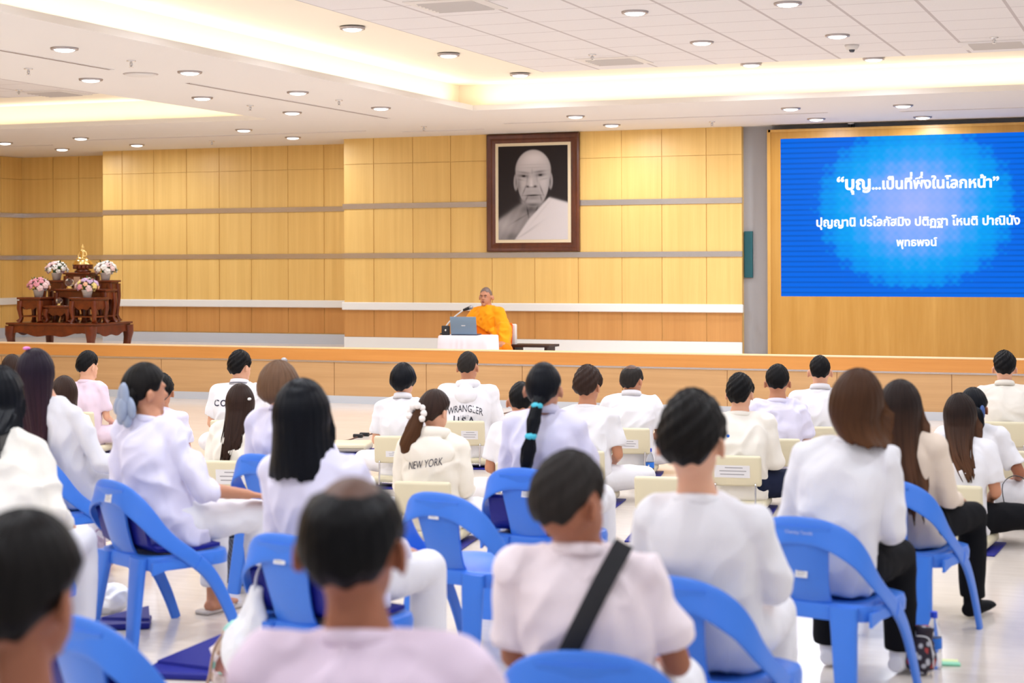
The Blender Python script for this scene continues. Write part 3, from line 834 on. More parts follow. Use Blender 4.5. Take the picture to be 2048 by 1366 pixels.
        ring = [nb + Vector((math.cos(a) * (nk + .016), math.sin(a) * (nk + .016) - .002, tilt * -math.sin(a) - .010)) for a in [2 * math.pi * i / 24 for i in range(24)]]
        if collar == 'crew': MB().tube(ring, [(.010, .017)] * 24, 10, closed=True).build('neckband', shirt, t, True)
        elif collar in ('polo', 'shirt'):
            rr = []
            h = .034 if collar == 'polo' else .04
            for (do, dz) in ((.008, -.004), (.018, -.008), (.004, h), (-.002, h + .002), (-.004, .0)):
                rr.append([nb + Vector((math.cos(a) * (nk + .016 + do), math.sin(a) * (nk + .014 + do), tilt * -math.sin(a) + dz)) for a in [2 * math.pi * i / 28 for i in range(28)]])
            MB().rings(rr, cap=False).build('collar', shirt, t, True)
            if collar == 'polo' and label.startswith('man in a white lettered'):
                MB().tube([nb + Vector((math.cos(a) * (nk + .030), math.sin(a) * (nk + .028), tilt * -math.sin(a) + .002)) for a in [2 * math.pi * i / 28 for i in range(28)]], .003, 6, closed=True).build('collar_stripe', simple('navy stripe', (.02, .025, .07), .8), t, True)
    # ---- trousers
    if pants is not None:
        mb = MB()
        mb.rings([E(Vector((0, 0, s + z)), rx * w, ry * w, 20) for z, rx, ry in ((-.004, .165, .13), (.08, .178, .138), (.16, .155, .12))])
        for i, q in enumerate((-1, 1)):
            A, B, Cc = [Vector(p) for p in legs[i]]
            mb.ell(A, (.11 * w, .115 * w, .095)); mb.tube([A, A.lerp(B, .5), B], [.103 * w, .092 * w, .074 * w], 16); mb.ell(B, .073 * w)
            mb.tube([B, B.lerp(Cc, .4), B.lerp(Cc, .98 if socks else .88)], [.073 * w, .074 * w, .068 * w], 16)
        organic('trousers', mb, pants, t, voxel=vox * 1.25, it=4, folds=dict(amp=amp * 1.2, seed=seed + 9, f=(8, 8, 8)))
    if socks is not None:
        for i, q in enumerate((-1, 1)):
            Cc = Vector(legs[i][2]); fd = Vector((q * .12, 1, 0)).normalized(); fz = Vector((0, 0, -.043)); mb = MB()
            mb.tube([Cc + Vector((0, 0, .05)), Cc + Vector((0, 0, -.02))], .044, 12)
            mb.tube([Cc - fd * .05 + fz, Cc + fd * .02 + fz, Cc + fd * .11 + fz, Cc + fd * .18 + fz * 1.05], [(.034, .036), (.037, .041), (.028, .048), (.018, .040)], 12, normals=[Vector((0, 0, 1))] * 4)
            organic('sock', mb, socks, t, voxel=.008, it=3)
    # ---- hair
    ha = dict(seed=seed); ha.update(hargs or {})
    hm = HM[hc]
    yb = sy(.8) - .138 * w - .008
    if hair == 'short': hair_shell(t, hm, MH, ha.pop('cut', CUT_SHORT), **{**dict(thick=.021, lump=.006, top=.006), **ha})
    elif hair == 'fade': hair_shell(t, hm, MH, CUT_FADE, **{**dict(thick=.014, lump=.003), **ha})
    elif hair == 'bowl': hair_shell(t, hm, MH, CUT_BOWL, **{**dict(thick=.021, lump=.001), **ha})
    elif hair == 'bald':
        hair_shell(t, THIN, MH, [(0, 52), (180, 50)], thick=.004, name='thin_hair', seed=seed)
        hair_shell(t, hm, MH, CUT_SHORT, **{**dict(thick=.014, bald=44, lump=.001), **ha})
    elif hair == 'bob': hair_shell(t, hm, MH, CUT_LONG, **{**dict(thick=.022, drop=.15, dropang=125, taper=-.12, rag=.03), **ha})
    elif hair == 'long': hair_shell(t, hm, MH, CUT_LONG, **{**dict(thick=.020, drop=.38, dropang=118, taper=.3, yback=yb, rag=.10), **ha})
    elif hair == 'tied': hair_shell(t, hm, MH, CUT_TIED, **{**dict(thick=.012, lump=.0), **ha})
    t['_k'] = k
    INFO[t.name] = dict(k=k, spine=spine, MH=MH, s=s, w=w, sy=sy, sx=sx)
    return t
INFO = {}
THIN = simple('thin hair on scalp', srgb(92, 62, 48), .5, var=.3, vscale=30)
# ------------------------------------------------------------------ blue plastic armchairs
M_blue = simple('blue moulded plastic', srgb(62, 122, 220), .32, var=.03, vscale=3, spec=.5)
M_navy = simple('navy vinyl mat', srgb(6, 18, 128), .5, bump=.1, bscale=30)
M_label = simple('white paper label', srgb(222, 220, 222), .6)
M_print = simple('grey print', srgb(150, 148, 152), .7)
def band_pts():
    half = [(0, -.285, .684), (.07, -.284, .680), (.135, -.276, .662), (.188, -.258, .628), (.225, -.225, .580), (.247, -.175, .515), (.258, -.11, .455), (.264, -.03, .395), (.267, .055, .325), (.270, .12, .235), (.273, .18, .115), (.276, .225, 0.0)]
    nrm = [(0, -1, .12), (.1, -1, .15), (.25, -.95, .25), (.45, -.8, .4), (.7, -.55, .5), (.88, -.3, .45), (.95, -.12, .35), (.98, -.03, .2), (1, 0, .12), (1, 0, .05), (1, 0, .03), (1, 0, .02)]
    wid = [.053, .053, .053, .051, .047, .043, .038, .036, .034, .030, .027, .024]
    return half, nrm, wid
def sm(pts, m=4):
    P = [pts[0]] + list(pts) + [pts[-1]]; out = []
    for k in range(len(pts) - 1):
        for q in range(m):
            t = q / m; a, b, c, d = [np.array(p, float) for p in P[k:k + 4]]
            out.append(.5 * ((2 * b) + (c - a) * t + (2 * a - 5 * b + 4 * c - d) * t * t + (3 * b - a - 3 * c + d) * t ** 3))
    out.append(np.array(pts[-1], float)); return out
def make_chair():
    t = thing('plastic_chair', 'x', 'chair')
    half, nrm, wid = band_pts()
    P, Nn, Wd = sm(half), sm(nrm), [float(x[0]) for x in sm([(q,) for q in wid])]
    cut = 7 * 4 + 2
    mir = lambda L: [np.array((-p[0], p[1], p[2])) for p in L]
    arch = mir(P[1:cut + 1])[::-1] + P[:cut + 1]; an = mir(Nn[1:cut + 1])[::-1] + Nn[:cut + 1]; aw = Wd[1:cut + 1][::-1] + Wd[:cut + 1]
    MB().tube(arch, [(.008, w) for w in aw], 16, sq=.55, normals=an).build('arm_frame', M_blue, t, auto=50)
    for q in (1, -1):
        pp = P[cut:] if q == 1 else mir(P[cut:]); nn = Nn[cut:] if q == 1 else mir(Nn[cut:])
        MB().tube(pp, [(.011, w) for w in Wd[cut:]], 16, sq=.55, normals=nn).build('leg', M_blue, t, auto=50)
        # rear leg: wide channel
        rings = []
        for z, x, y, hw, hd in ((.395, .150, -.222, .058, .020), (.30, .158, -.236, .052, .020), (.15, .172, -.258, .046, .018), (0, .186, -.278, .041, .016)):
            c = Vector((q * x, y, z)); n = 16
            rings.append([c + Vector((hw * math.copysign(abs(math.cos(a)) ** .5, math.cos(a)), hd * math.copysign(abs(math.sin(a)) ** .5, math.sin(a)), 0)) for a in [2 * math.pi * (i + .5) / n for i in range(n)]])
        MB().rings(rings).build('leg', M_blue, t, auto=50)
    # splat
    rings = []
    for z, y, hw in ((.70, -.286, .120), (.66, -.284, .116), (.60, -.272, .108), (.53, -.254, .100), (.47, -.236, .094), (.43, -.222, .093), (.40, -.205, .096)):
        ring = []
        m = 10
        for i in range(m + 1):
            u = -1 + 2 * i / m; ring.append(Vector((hw * u, y + .012 * (1 - u * u) * -1 + .012, z)))
        for i in range(m + 1):
            u = 1 - 2 * i / m; ring.append(Vector((hw * u, y - .011 - .012 * (1 - u * u) + .012, z)))
        rings.append(ring)
    MB().rings(rings).build('backrest', M_blue, t, auto=50)
    # seat with a turned-down rim
    mb = MB(); n = 40; rings = []
    def so(hx, hy, z, cy=.0): return [Vector((hx * math.copysign(abs(math.cos(a)) ** .45, math.cos(a)), cy + hy * math.copysign(abs(math.sin(a)) ** .45, math.sin(a)), z)) for a in [2 * math.pi * (i + .5) / n for i in range(n)]]
    for hx, hy, z in ((.02, .02, .385), (.12, .12, .387), (.19, .185, .397), (.235, .205, .405), (.258, .222, .398), (.264, .228, .375), (.262, .226, .340), (.256, .220, .340), (.254, .218, .385), (.15, .15, .372), (.02, .02, .372)):
        rings.append(so(hx, hy, z))
    mb.rings(rings)
    # side brackets under the arms, arched
    for q in (1, -1):
        o = [(q * .262, -.215, .38), (q * .262, .10, .38), (q * .266, .09, .355), (q * .266, .02, .350), (q * .266, -.08, .350), (q * .266, -.16, .340), (q * .262, -.215, .325)]
        mb.plate(o, (q * -.012, 0, 0))
    mb.build('seat', M_blue, t, auto=40)
    return t
CH0 = make_chair(); _chair_used = False
def chair(label, px, py, rot, z=.735, sticker=.645, text=None, wide=1.0):
    global _chair_used
    top = at_z(px, py, z)
    org = Vector((top.x, top.y, 0)) - Vector((-math.sin(rot), math.cos(rot), 0)) * -.285
    t = CH0 if not _chair_used else copy_tree(CH0)
    if _chair_used:
        for c in list(t.children):
            if c.name.startswith('sticker') or c.name.startswith('print'): bpy.data.objects.remove(c)
    _chair_used = True
    t.location = org; t.rotation_euler = (0, 0, rot); t['label'] = label; t['group'] = 'blue plastic chairs'
    return t, org
def sticker(t, z=.64, x=.0, w=.055, h=.045):
    zz = [(.70, -.286), (.66, -.284), (.60, -.272), (.53, -.254), (.47, -.236)]
    y = interp([(-a, b) for a, b in zz], -z)
    sl = math.atan2(.014, .07)
    M = Matrix.Translation((x, y - .0125, z)) @ Matrix.Rotation(-sl, 4, 'X')
    o = MB().box(-w / 2, w / 2, -.0008, .0022, -h / 2, h / 2, M).build('sticker', M_label, t); o['label'] = 'small white printed sticker'
    mb = MB()
    for k in range(4): mb.box(-w * .38, w * (.38 if k % 2 else .2), -.0014, -.0008, -h * .32 + k * h * .2, -h * .32 + k * h * .2 + h * .07, M)
    mb.build('print', M_print, o)
def mat_on_chair(org, rot, label):
    t = thing('folded_mat', label, 'mat', org, rot, 'navy mats on chairs')
    pr = [(.17, .412), (.0, .402), (-.16, .418), (-.205, .45), (-.222, .52), (-.236, .58)]
    rings = []
    for y, z in pr: pass
    mb = MB(); n = len(pr)
    hw = .205
    rings = []
    for x in (-hw, hw):
        rings.append([Vector((x, y, z)) for y, z in pr] + [Vector((x, y + (.018 if z > .43 else 0), z + (.016 if z <= .43 else .004))) for y, z in pr[::-1]])
    mb.rings(rings)
    mb.build('mat_pad', M_navy, t, auto=50)
    MB().tube([(-hw, pr[-1][0] + .008, pr[-1][1] + .004), (hw, pr[-1][0] + .008, pr[-1][1] + .004)], .012, 8).build('mat_edge', M_navy, t, True)

# ------------------------------------------------------------------ low floor chairs of cream vinyl
M_vinyl = simple('cream vinyl', srgb(216, 206, 176), .42, bump=.05, bscale=160)
def make_floor_chair():
    t = thing('floor_chair', 'x', 'floor chair')
    M = Matrix.Translation((0, -.215, .285)) @ Matrix.Rotation(R(9), 4, 'X')
    MB().rbox(-.175, .175, -.022, .022, -.105, .105, .018, M).build('back_pad', M_vinyl, t, auto=60)
    MB().rbox(-.20, .20, -.20, .20, .014, .075, .022).build('seat_pad', M_vinyl, t, auto=60)
    for q in (-1, 1):
        MB().tube(sm([(q * .135, -.222, .20), (q * .135, -.228, .12), (q * .135, -.24, .03), (q * .135, -.215, .014), (q * .135, -.10, .012)]), .007, 8).build('side_tube', M_chrome, t, True)
    MB().tube([(-.135, -.238, .035), (.135, -.238, .035)], .006, 8).build('cross_tube', M_chrome, t, True)
    return t
FC0 = make_floor_chair(); _fc_used = False
def floor_chair(label, x, y, rot, paper=None, mat=True, scale=1.0):
    """x, y: floor point under the hips"""
    global _fc_used
    t = FC0 if not _fc_used else copy_tree(FC0)
    _fc_used = True
    t.location = (x, y, .012 if mat else 0); t.rotation_euler = (0, 0, rot); t['label'] = label; t['group'] = 'cream floor chairs'
    if paper: PAPERS.append((t, paper))
    if mat:
        m = MB().rbox(-.24, .24, -.26, .24, 0, .011, .005).build('floor_mat', M_navy); m.location = (x, y, 0); m.rotation_euler = (0, 0, rot + .03)
        lb = 'thin blue mat under the ' + label.replace('cream ', ''); tag(m, ' '.join(lb.split()[:16]), 'mat', 'blue mats under floor chairs')
    return t
PAPERS = []
def add_paper(t, kind):
    w, h, z0, x0 = kind
    M = Matrix.Translation((0, -.215, .285)) @ Matrix.Rotation(R(9), 4, 'X')
    o = MB().box(x0 - w / 2, x0 + w / 2, -.0245, -.0215, z0 - h / 2, z0 + h / 2, M).build('paper_label', M_label, t); o['label'] = 'white paper label with printed lines'
    mb = MB()
    for k, (a, b) in enumerate(((-.2, .3), (-.36, .4), (-.34, .34))): mb.box(x0 + w * a, x0 + w * b, -.0251, -.0245, z0 + h * (.28 - .27 * k), z0 + h * (.28 - .27 * k) + h * .07, M)
    mb.build('print', M_print, o)

# ------------------------------------------------------------------ the audience on chairs
VR = viewrot
def onchair(org, rot, dy=.03): return org + Vector((-math.sin(rot), math.cos(rot), 0)) * dy
def seat_person(label, hp, chair_args, mat=None, body=None, dy=.03, hidden_chair=False, **kw):
    clabel, cx, cy, crot = chair_args[:4]
    c, org = chair(clabel, cx, cy, crot)
    if mat: mat_on_chair(org, crot, mat)
    brot = crot if body is None else body
    r = onchair(org, crot, dy)
    return person(label, at_z(*hp), brot, root=Vector((r.x, r.y, 0)), s=.432 if mat else .415, **kw), c
P = {}
P['c1'], c = seat_person('person with tied black hair and bare ear, closest to camera at left edge of photo', (42, 1035, 1.265), ('blue chair under the person at the lower left corner', 10, 1800, R(22)),
    sex='f', skin='brown', shirt=WHITE, hair='tied', hc='soft', hargs=dict(thick=.02), hs=1.12, hyaw=-24, hroll=2, vox=.007, seed=1, build=.95, tq=.86)
P['c2'], c = seat_person('balding man in pale pink shirt in the centre foreground', (703, 953, 1.30), ('blue chair under the balding man in the foreground', 720, 1640, R(18)),
    sex='m', skin='brown', shirt=PINKL, hair='bald', hc='black', hs=1.12, hyaw=-8, vox=.007, seed=2, build=1.12, tq=.95, hargs=dict(thick=.018, bald=33))
P['c3'], c = seat_person('man in white tee with a black bag strap across his back', (1138, 908, 1.215), ('blue chair at bottom centre behind the man with the black strap', 1165, 1303, R(8)),
    sex='m', skin='brown', shirt=PINKW, hair='fade', hc='grey', hs=1.06, hyaw=-32, vox=.0075, seed=3, build=1.0, hargs=dict(thick=.016))
sticker(c, .62, -.03)
P['c4'], c = seat_person('young man with thick black hair in white tee at right of centre foreground', (1383, 798, 1.285), ('blue chair behind the young man with thick black hair', 1340, 1152, R(-12)), body=R(6),
    sex='m', skin='fair', shirt=WHITE, hair='short', hc='soft', hs=1.10, hyaw=-8, seed=4, build=.96, tq=.92, hargs=dict(thick=.026, side=.9), sleeve='half')
sticker(c, .64, .0)
P['c5'], c5 = seat_person('woman with bobbed brown hair tilting her head, white top and black trousers', (1712, 746, 1.275), ('blue chair with faint white lettering behind the woman with bobbed brown hair', 1600, 1034, R(-13)), body=R(-6),
    sex='f', skin='fair', shirt=WHITE, sleeve='long', pants=BLACKC, socks=WHITE, hair='bob', hc='brown', hs=1.0, hyaw=-6, hroll=9, hpitch=4, seed=5, build=1.06, waist=1.05, hargs=dict(thick=.026, drop=.11, pull=.05, taper=.02))
sticker(c5, .52, -.005, .05, .04)
P['c6'], c6 = seat_person('woman with long brown hair in beige top beside the woman with bobbed hair', (1800, 765, 1.16), ('blue chair behind the long haired woman in beige', 1765, 957, R(-12)), body=R(-14),
    sex='f', skin='fair', shirt=BEIGE, sleeve='long', pants=BLACKC, socks=BLACKC, hair='long', hc='brownt', hs=.98, hyaw=-8, seed=6, hargs=dict(drop=.42, pull=.05, taper=.12))
P['c7'], c7 = seat_person('woman with straight black shoulder length hair in lavender white shirt', (603, 768, 1.263), ('blue chair hung with a plastic bag behind the woman with black shoulder length hair', 563, 1068, R(-14)), body=R(-4),
    mat='navy mat on the chair of the woman with black shoulder length hair', sex='f', skin='fair', shirt=LAV, sleeve='long', hair='bob', hc='blue', hs=1.02, hyaw=2, seed=7, build=1.08, waist=1.08, hargs=dict(drop=.185, thick=.026, flare=.15))
sticker(c7, .65, .0)
P['c8'], c8 = seat_person('person with short light brown hair behind the black shoulder length hair', (557, 730, 1.18), ('blue chair half hidden behind the woman with black shoulder length hair', 515, 908, R(-16)), body=R(0),
    sex='f', skin='fair', shirt=LAV, sleeve='half', hair='bowl', hc='lbrown', hs=1.0, hyaw=-5, seed=8, build=1.1, collar='polo', hargs=dict(thick=.03))
P['c9'], c9 = seat_person('woman in lavender shirt with a grey bow clip in her pinned up hair', (288, 730, 1.235), ('blue chair with thin sticker behind the woman with the grey bow clip', 218, 960, R(-27)), body=R(-14),
    mat='navy mat on the chair of the woman with the grey bow clip', sex='f', skin='tan', shirt=LAV, sleeve='half', hair='tied', hc='soft', hs=1.02, hyaw=-22, seed=9, build=1.06, waist=1.1, amp=.010, hargs=dict(thick=.018),
    arms=[((-.25, .02, .27), (-.13, .27, .19)), ((.27, .02, .27), (.22, .30, .19))])
sticker(c9, .66, .015)
P['c10'], c10 = seat_person('woman with straight black hair in ivory top cut off by the left edge', (-4, 740, 1.25), ('blue chair mostly outside the left edge under the woman in ivory', -118, 1010, R(-30)), body=R(18),
    sex='f', skin='fair', shirt=IVORY, sleeve='long', hair='long', hc='blue', hs=1.02, hyaw=-25, seed=10, build=.98, waist=1.1, hargs=dict(drop=.19, taper=-.1, thick=.026))
P['c11'], c11 = seat_person('woman with very long violet black hair in white long sleeves', (70, 702, 1.25), ('blue chair behind the woman with very long violet black hair', 52, 897, R(-24)), body=R(2),
    sex='f', skin='fair', shirt=WHITE, sleeve='long', hair='long', hc='violet', hs=1.0, hyaw=-4, seed=11, build=.95, hargs=dict(drop=.42, taper=.3), arms=[((-.23, .02, .26), (-.13, .25, .17)), ((.24, .0, .25), (.18, .26, .16))])
P['c12'], c12 = seat_person('woman with a black braid held by turquoise bands in lavender white blouse', (1087, 727, 1.22), ('blue chair behind the woman with the turquoise hair bands', 1043, 936, R(-6)), body=R(4),
    mat='navy mat on the chair of the woman with the turquoise hair bands', sex='f', skin='tan', shirt=LAV, sleeve='long', hair='tied', hc='blue', hs=1.0, hyaw=0, seed=12, build=1.08, collar='shirt', hargs=dict(thick=.012))
sticker(c12, .62, .03)
ce, oe = chair('empty blue chair between the balding man and the man with the strap', 872, 985, R(-17)); sticker(ce, .645, -.005)
ce2, oe2 = chair('empty blue chair with navy mat at the lower left', 150, 1232, R(-20)); mat_on_chair(oe2, R(-20), 'navy mat on the empty chair at the lower left')

# ------------------------------------------------------------------ the audience on floor chairs
def floor_person(label, hp, deg, clabel=None, paper=None, dback=0, s=.095, **kw):
    h = at_z(*hp); rot = R(deg); lean = kw.pop('lean', .03)
    r = Vector((h.x + math.sin(rot) * lean, h.y - math.cos(rot) * lean, 0))
    if clabel: floor_chair(clabel, r.x, r.y, rot, paper)
    return person(label, h, rot, root=r, s=s if clabel else s - .03, kind='floor', **kw)
floor_person('dark haired person mostly hidden behind the very long violet black hair', (24, 712, .90), 30, sex='f', skin='fair', hair='bowl', hc='dbrown', seed=20)
P['f2'] = floor_person('boy with short black hair in pale pink shirt near the altar', (175, 707, .90), 10, 'cream floor chair of the boy in pale pink', sex='m', skin='fair', shirt=PINKL, hair='fade', hc='black', hyaw=-28, seed=21, build=.85, hs=.98, pants=PINKL, hargs=dict(thick=.02, top=.012))
P['f3'] = floor_person('girl with long dark hair in ivory long sleeves at left', (128, 755, .88), 22, sex='f', skin='fair', shirt=IVORY, sleeve='long', hair='long', hc='dbrown', hyaw=-4, seed=22, hargs=dict(drop=.2, taper=.1))
P['f4'] = floor_person('man in a white lettered polo shirt with striped collar', (480, 705, .95), 12, 'cream floor chair of the man in the lettered polo', sex='m', skin='fair', shirt=WHITE, hair='short', hc='black', hyaw=-30, collar='polo', seed=23, build=1.1)
P['f5'] = floor_person('girl with long dark hair and a small white clip', (480, 771, .88), 14, 'cream floor chair of the girl with the white clip', (.20, .10, .0, .01), sex='f', skin='fair', shirt=IVORY, sleeve='long', hair='long', hc='dbrown', hyaw=-6, seed=24, hargs=dict(drop=.36, taper=.35, pull=-.05))
floor_person('person in white hidden behind the woman with the grey bow clip', (322, 752, .86), 20, sex='f', skin='tan', shirt=LAV, hair='short', hc='black', seed=25)
P['f7'] = floor_person('woman with black bowl cut in plain white tee beside the cable', (806, 730, .92), 14, 'cream floor chair with narrow label of the woman with the bowl cut', (.17, .045, -.03, .0), sex='f', skin='fair', shirt=WHITE, hair='bowl', hc='blue', hyaw=-14, seed=26, build=1.05, collar='polo', hargs=dict(thick=.024))
P['f8'] = floor_person('man with short greying hair in white hooded top with arched lettering', (936, 705, .95), 14, 'cream floor chair of the man in the hooded top', (.14, .07, -.01, .05), sex='m', skin='tan', shirt=WHITE, sleeve='long', hair='fade', hc='grey', hyaw=-14, seed=27, build=1.12, collar=None)
P['f9'] = floor_person('woman with ponytail and white scrunchie in cream hooded top', (868, 783, .92), 8, 'cream floor chair of the woman with the scrunchie', sex='f', skin='fair', shirt=CREAM, sleeve='long', hair='tied', hc='dbrown', hyaw=-26, hpitch=-6, seed=28, build=1.05, collar=None, hargs=dict(thick=.02), amp=.010)
P['f10'] = floor_person('person with short black hair in white tee partly behind the turquoise banded braid', (1042, 766, .90), 22, 'cream floor chair beside the turquoise banded woman', sex='m', skin='tan', shirt=WHITE, hair='fade', hc='black', seed=29, build=.95)
P['f11'] = floor_person('person with tousled dark brown hair in white tee with bare arm', (1175, 738, .95), 6, 'cream floor chair seen edge on behind the tousled brown hair', sex='m', skin='tan', shirt=WHITE, hair='short', hc='dbrown', hyaw=-14, seed=30, build=1.0, hargs=dict(thick=.028, lump=.006))
P['f12'] = floor_person('man with bald spot in white polo shirt near the stage', (1263, 730, .88), 10, 'cream floor chair with white paper of the man with the bald spot', (.19, .07, -.02, -.01), sex='m', skin='tan', shirt=WHITE, hair='bald', hc='grey', hyaw=-22, seed=31, build=1.05, collar='polo', hargs=dict(bald=30, thick=.015))
P['f13'] = floor_person('black haired person in ivory sweatshirt with a blue dot', (1480, 752, .92), 6, 'cream floor chair with large white paper of the person with the blue dot', (.24, .085, .0, -.02), sex='m', skin='fair', shirt=IVORY, sleeve='long', pants=NAVYC, hair='short', hc='black', hyaw=-12, seed=32, build=1.08, amp=.009)
P['f14'] = floor_person('boy with black hair and showing ears in thin white shirt', (1555, 732, .92), 10, 'cream floor chair of the boy with showing ears', sex='m', skin='tan', shirt=LAV, hair='fade', hc='black', seed=33, build=1.0, hargs=dict(thick=.02), amp=.010)
P['f15'] = floor_person('man with side shaved black hair in white polo shirt', (1640, 713, .94), 12, 'cream floor chair of the man with side shaved hair', sex='m', skin='fair', shirt=WHITE, hair='fade', hc='black', hyaw=-2, collar='polo', seed=34, build=1.05)
P['f16'] = floor_person('man with black hair in cream jacket at the right edge', (2009, 707, .94), 8, 'cream floor chair at the right edge under the cream jacket', (.1, .06, .0, -.05), sex='m', skin='fair', shirt=IVORY, sleeve='long', hair='short', hc='black', seed=35, build=1.05, collar='polo', hargs=dict(cut=CUT_FADE, thick=.024))
P['f17'] = floor_person('woman with long brown hair in white tee with small red emblem', (1920, 790, .907), -4, 'cream floor chair with grey lettering behind the red emblem tee', sex='f', skin='tan', shirt=WHITE, pants=BLACKC, hair='long', hc='brownt', hyaw=-6, hpitch=8, seed=36, build=1.05, hargs=dict(drop=.30, taper=.5, pull=.08))
P['f18'] = floor_person('black haired person in white shirt behind the woman with the red emblem', (1946, 779, .86), -8, 'cream floor chair behind the red emblem woman at right edge', sex='f', skin='brown', shirt=WHITE, hair='tied', hc='blue', seed=37, build=1.15, hargs=dict(thick=.02), arms=[((-.25, .03, .27), (-.13, .25, .17)), ((.30, .06, .26), (.22, .30, .16))])
p = at_z(1318, 985, .30); floor_chair('empty cream floor chair left of the thick black hair', p.x, p.y + .2, R(8))
p = at_z(2036, 930, .30); floor_chair('cream floor chair cut by the right edge, lower of the two', p.x, p.y + .2, R(0))
# ------------------------------------------------------------------ big screen in its wooden surround
M_oak = wood('orange oak surround', srgb(174, 122, 42), srgb(196, 146, 70), grain=(7, 7, .5), rough=.4, blotch=(1.2, 1.2, .4))
SX0, SX1, SZ0, SZ1 = -4.767, -1.42, 1.253, 3.256
t = thing('video_wall', 'large blue screen with white Thai lettering in an orange wooden surround', 'screen', ((SX0 + SX1) / 2, 21.88, .5))
cx = (SX0 + SX1) / 2; wS = (SX1 - SX0) / 2; ox = wS + .158
z0, z1, zt = SZ0 - .5, SZ1 - .5, 3.363 - .5
mb = MB().box(-ox, ox, 0, .2, 0, z0).box(-ox, -wS, 0, .2, z0, z1).box(wS, ox, 0, .2, z0, z1).box(-ox, ox, 0, .2, z1, zt)
mb.build('surround', M_oak, t)
mb = MB().box(-ox - .012, -ox + .03, -.012, .2, 0, zt + .012).box(ox - .03, ox + .012, -.012, .2, 0, zt + .012).box(-ox, ox, -.012, .2, zt - .02, zt + .012)
mb.build('edge_moulding', wood('light oak edge', srgb(196, 146, 70), srgb(212, 164, 86), grain=(7, 7, .5), rough=.4), t)
def screenmat():
    m, N, L, Pn = nodes('lit display picture')
    tc = N.new('ShaderNodeTexCoord'); sp = N.new('ShaderNodeSeparateXYZ'); L.new(tc.outputs['Object'], sp.inputs[0])
    def mth(op, a, b=None, c=None):
        n = N.new('ShaderNodeMath'); n.operation = op
        for i, v in enumerate((a, b, c)):
            if v is None: continue
            if isinstance(v, (int, float)): n.inputs[i].default_value = v
            else: L.new(v, n.inputs[i])
        return n.outputs[0]
    X, Z = sp.outputs['X'], sp.outputs['Z']
    u = mth('MULTIPLY', X, 1 / 1.25); v = mth('MULTIPLY', mth('SUBTRACT', Z, (z0 + z1) / 2 + .12), 1 / 1.05)
    d = mth('SQRT', mth('ADD', mth('MULTIPLY', u, u), mth('MULTIPLY', v, v)))
    k = 15.5
    a = mth('SINE', mth('MULTIPLY', mth('ADD', X, mth('MULTIPLY', Z, 1.1)), k)); b = mth('SINE', mth('MULTIPLY', mth('SUBTRACT', X, mth('MULTIPLY', Z, 1.1)), k))
    pat = mth('MULTIPLY', a, b)
    fine = mth('MULTIPLY', mth('SINE', mth('MULTIPLY', X, 62)), mth('SINE', mth('MULTIPLY', Z, 58)))
    pt = mth('ADD', pat, mth('MULTIPLY', fine, .55))
    d2 = mth('ADD', d, mth('MULTIPLY', pt, -.055))
    rp = N.new('ShaderNodeValToRGB'); L.new(d2, rp.inputs[0])
    cr = rp.color_ramp; cr.elements[0].position = 0; cr.elements[0].color = (*srgb(166, 184, 255), 1); cr.elements[1].position = 1.25; cr.elements[1].color = (*srgb(0, 108, 236), 1)
    for p_, c_ in ((.38, (128, 172, 255)), (.58, (60, 164, 252)), (.72, (0, 164, 248)), (.9, (0, 148, 246))):
        e = cr.elements.new(p_); e.color = (*srgb(*c_), 1)
    ln = mth('SINE', mth('MULTIPLY', Z, 96)); ln = mth('MULTIPLY', mth('MAXIMUM', ln, 0), .28)
    edge = N.new('ShaderNodeMapRange'); edge.inputs['From Min'].default_value = .7; edge.inputs['From Max'].default_value = 1.15; L.new(d, edge.inputs['Value'])
    dk = mth('SUBTRACT', 1, mth('MULTIPLY', ln, edge.outputs['Result']))
    mx = N.new('ShaderNodeMix'); mx.data_type = 'RGBA'; mx.blend_type = 'MULTIPLY'; mx.inputs['Factor'].default_value = 1
    L.new(rp.outputs['Color'], mx.inputs['A']); cb = N.new('ShaderNodeCombineColor'); [L.new(dk, cb.inputs[i]) for i in range(3)]; L.new(cb.outputs[0], mx.inputs['B'])
    Pn.inputs['Base Color'].default_value = (.003, .003, .004, 1); Pn.inputs['Roughness'].default_value = .8; Pn.inputs['Specular IOR Level'].default_value = .04
    L.new(mx.outputs['Result'], Pn.inputs['Emission Color']); Pn.inputs['Emission Strength'].default_value = SCREEN_E
    return m
SCREEN_E = 1.0
MB().box(-wS, wS, .012, .05, z0, z1).build('display', screenmat(), t)
M_glyph = simple('lit white lettering', (.02, .02, .02), .5, emit=(1, 1, 1), estr=1.15)
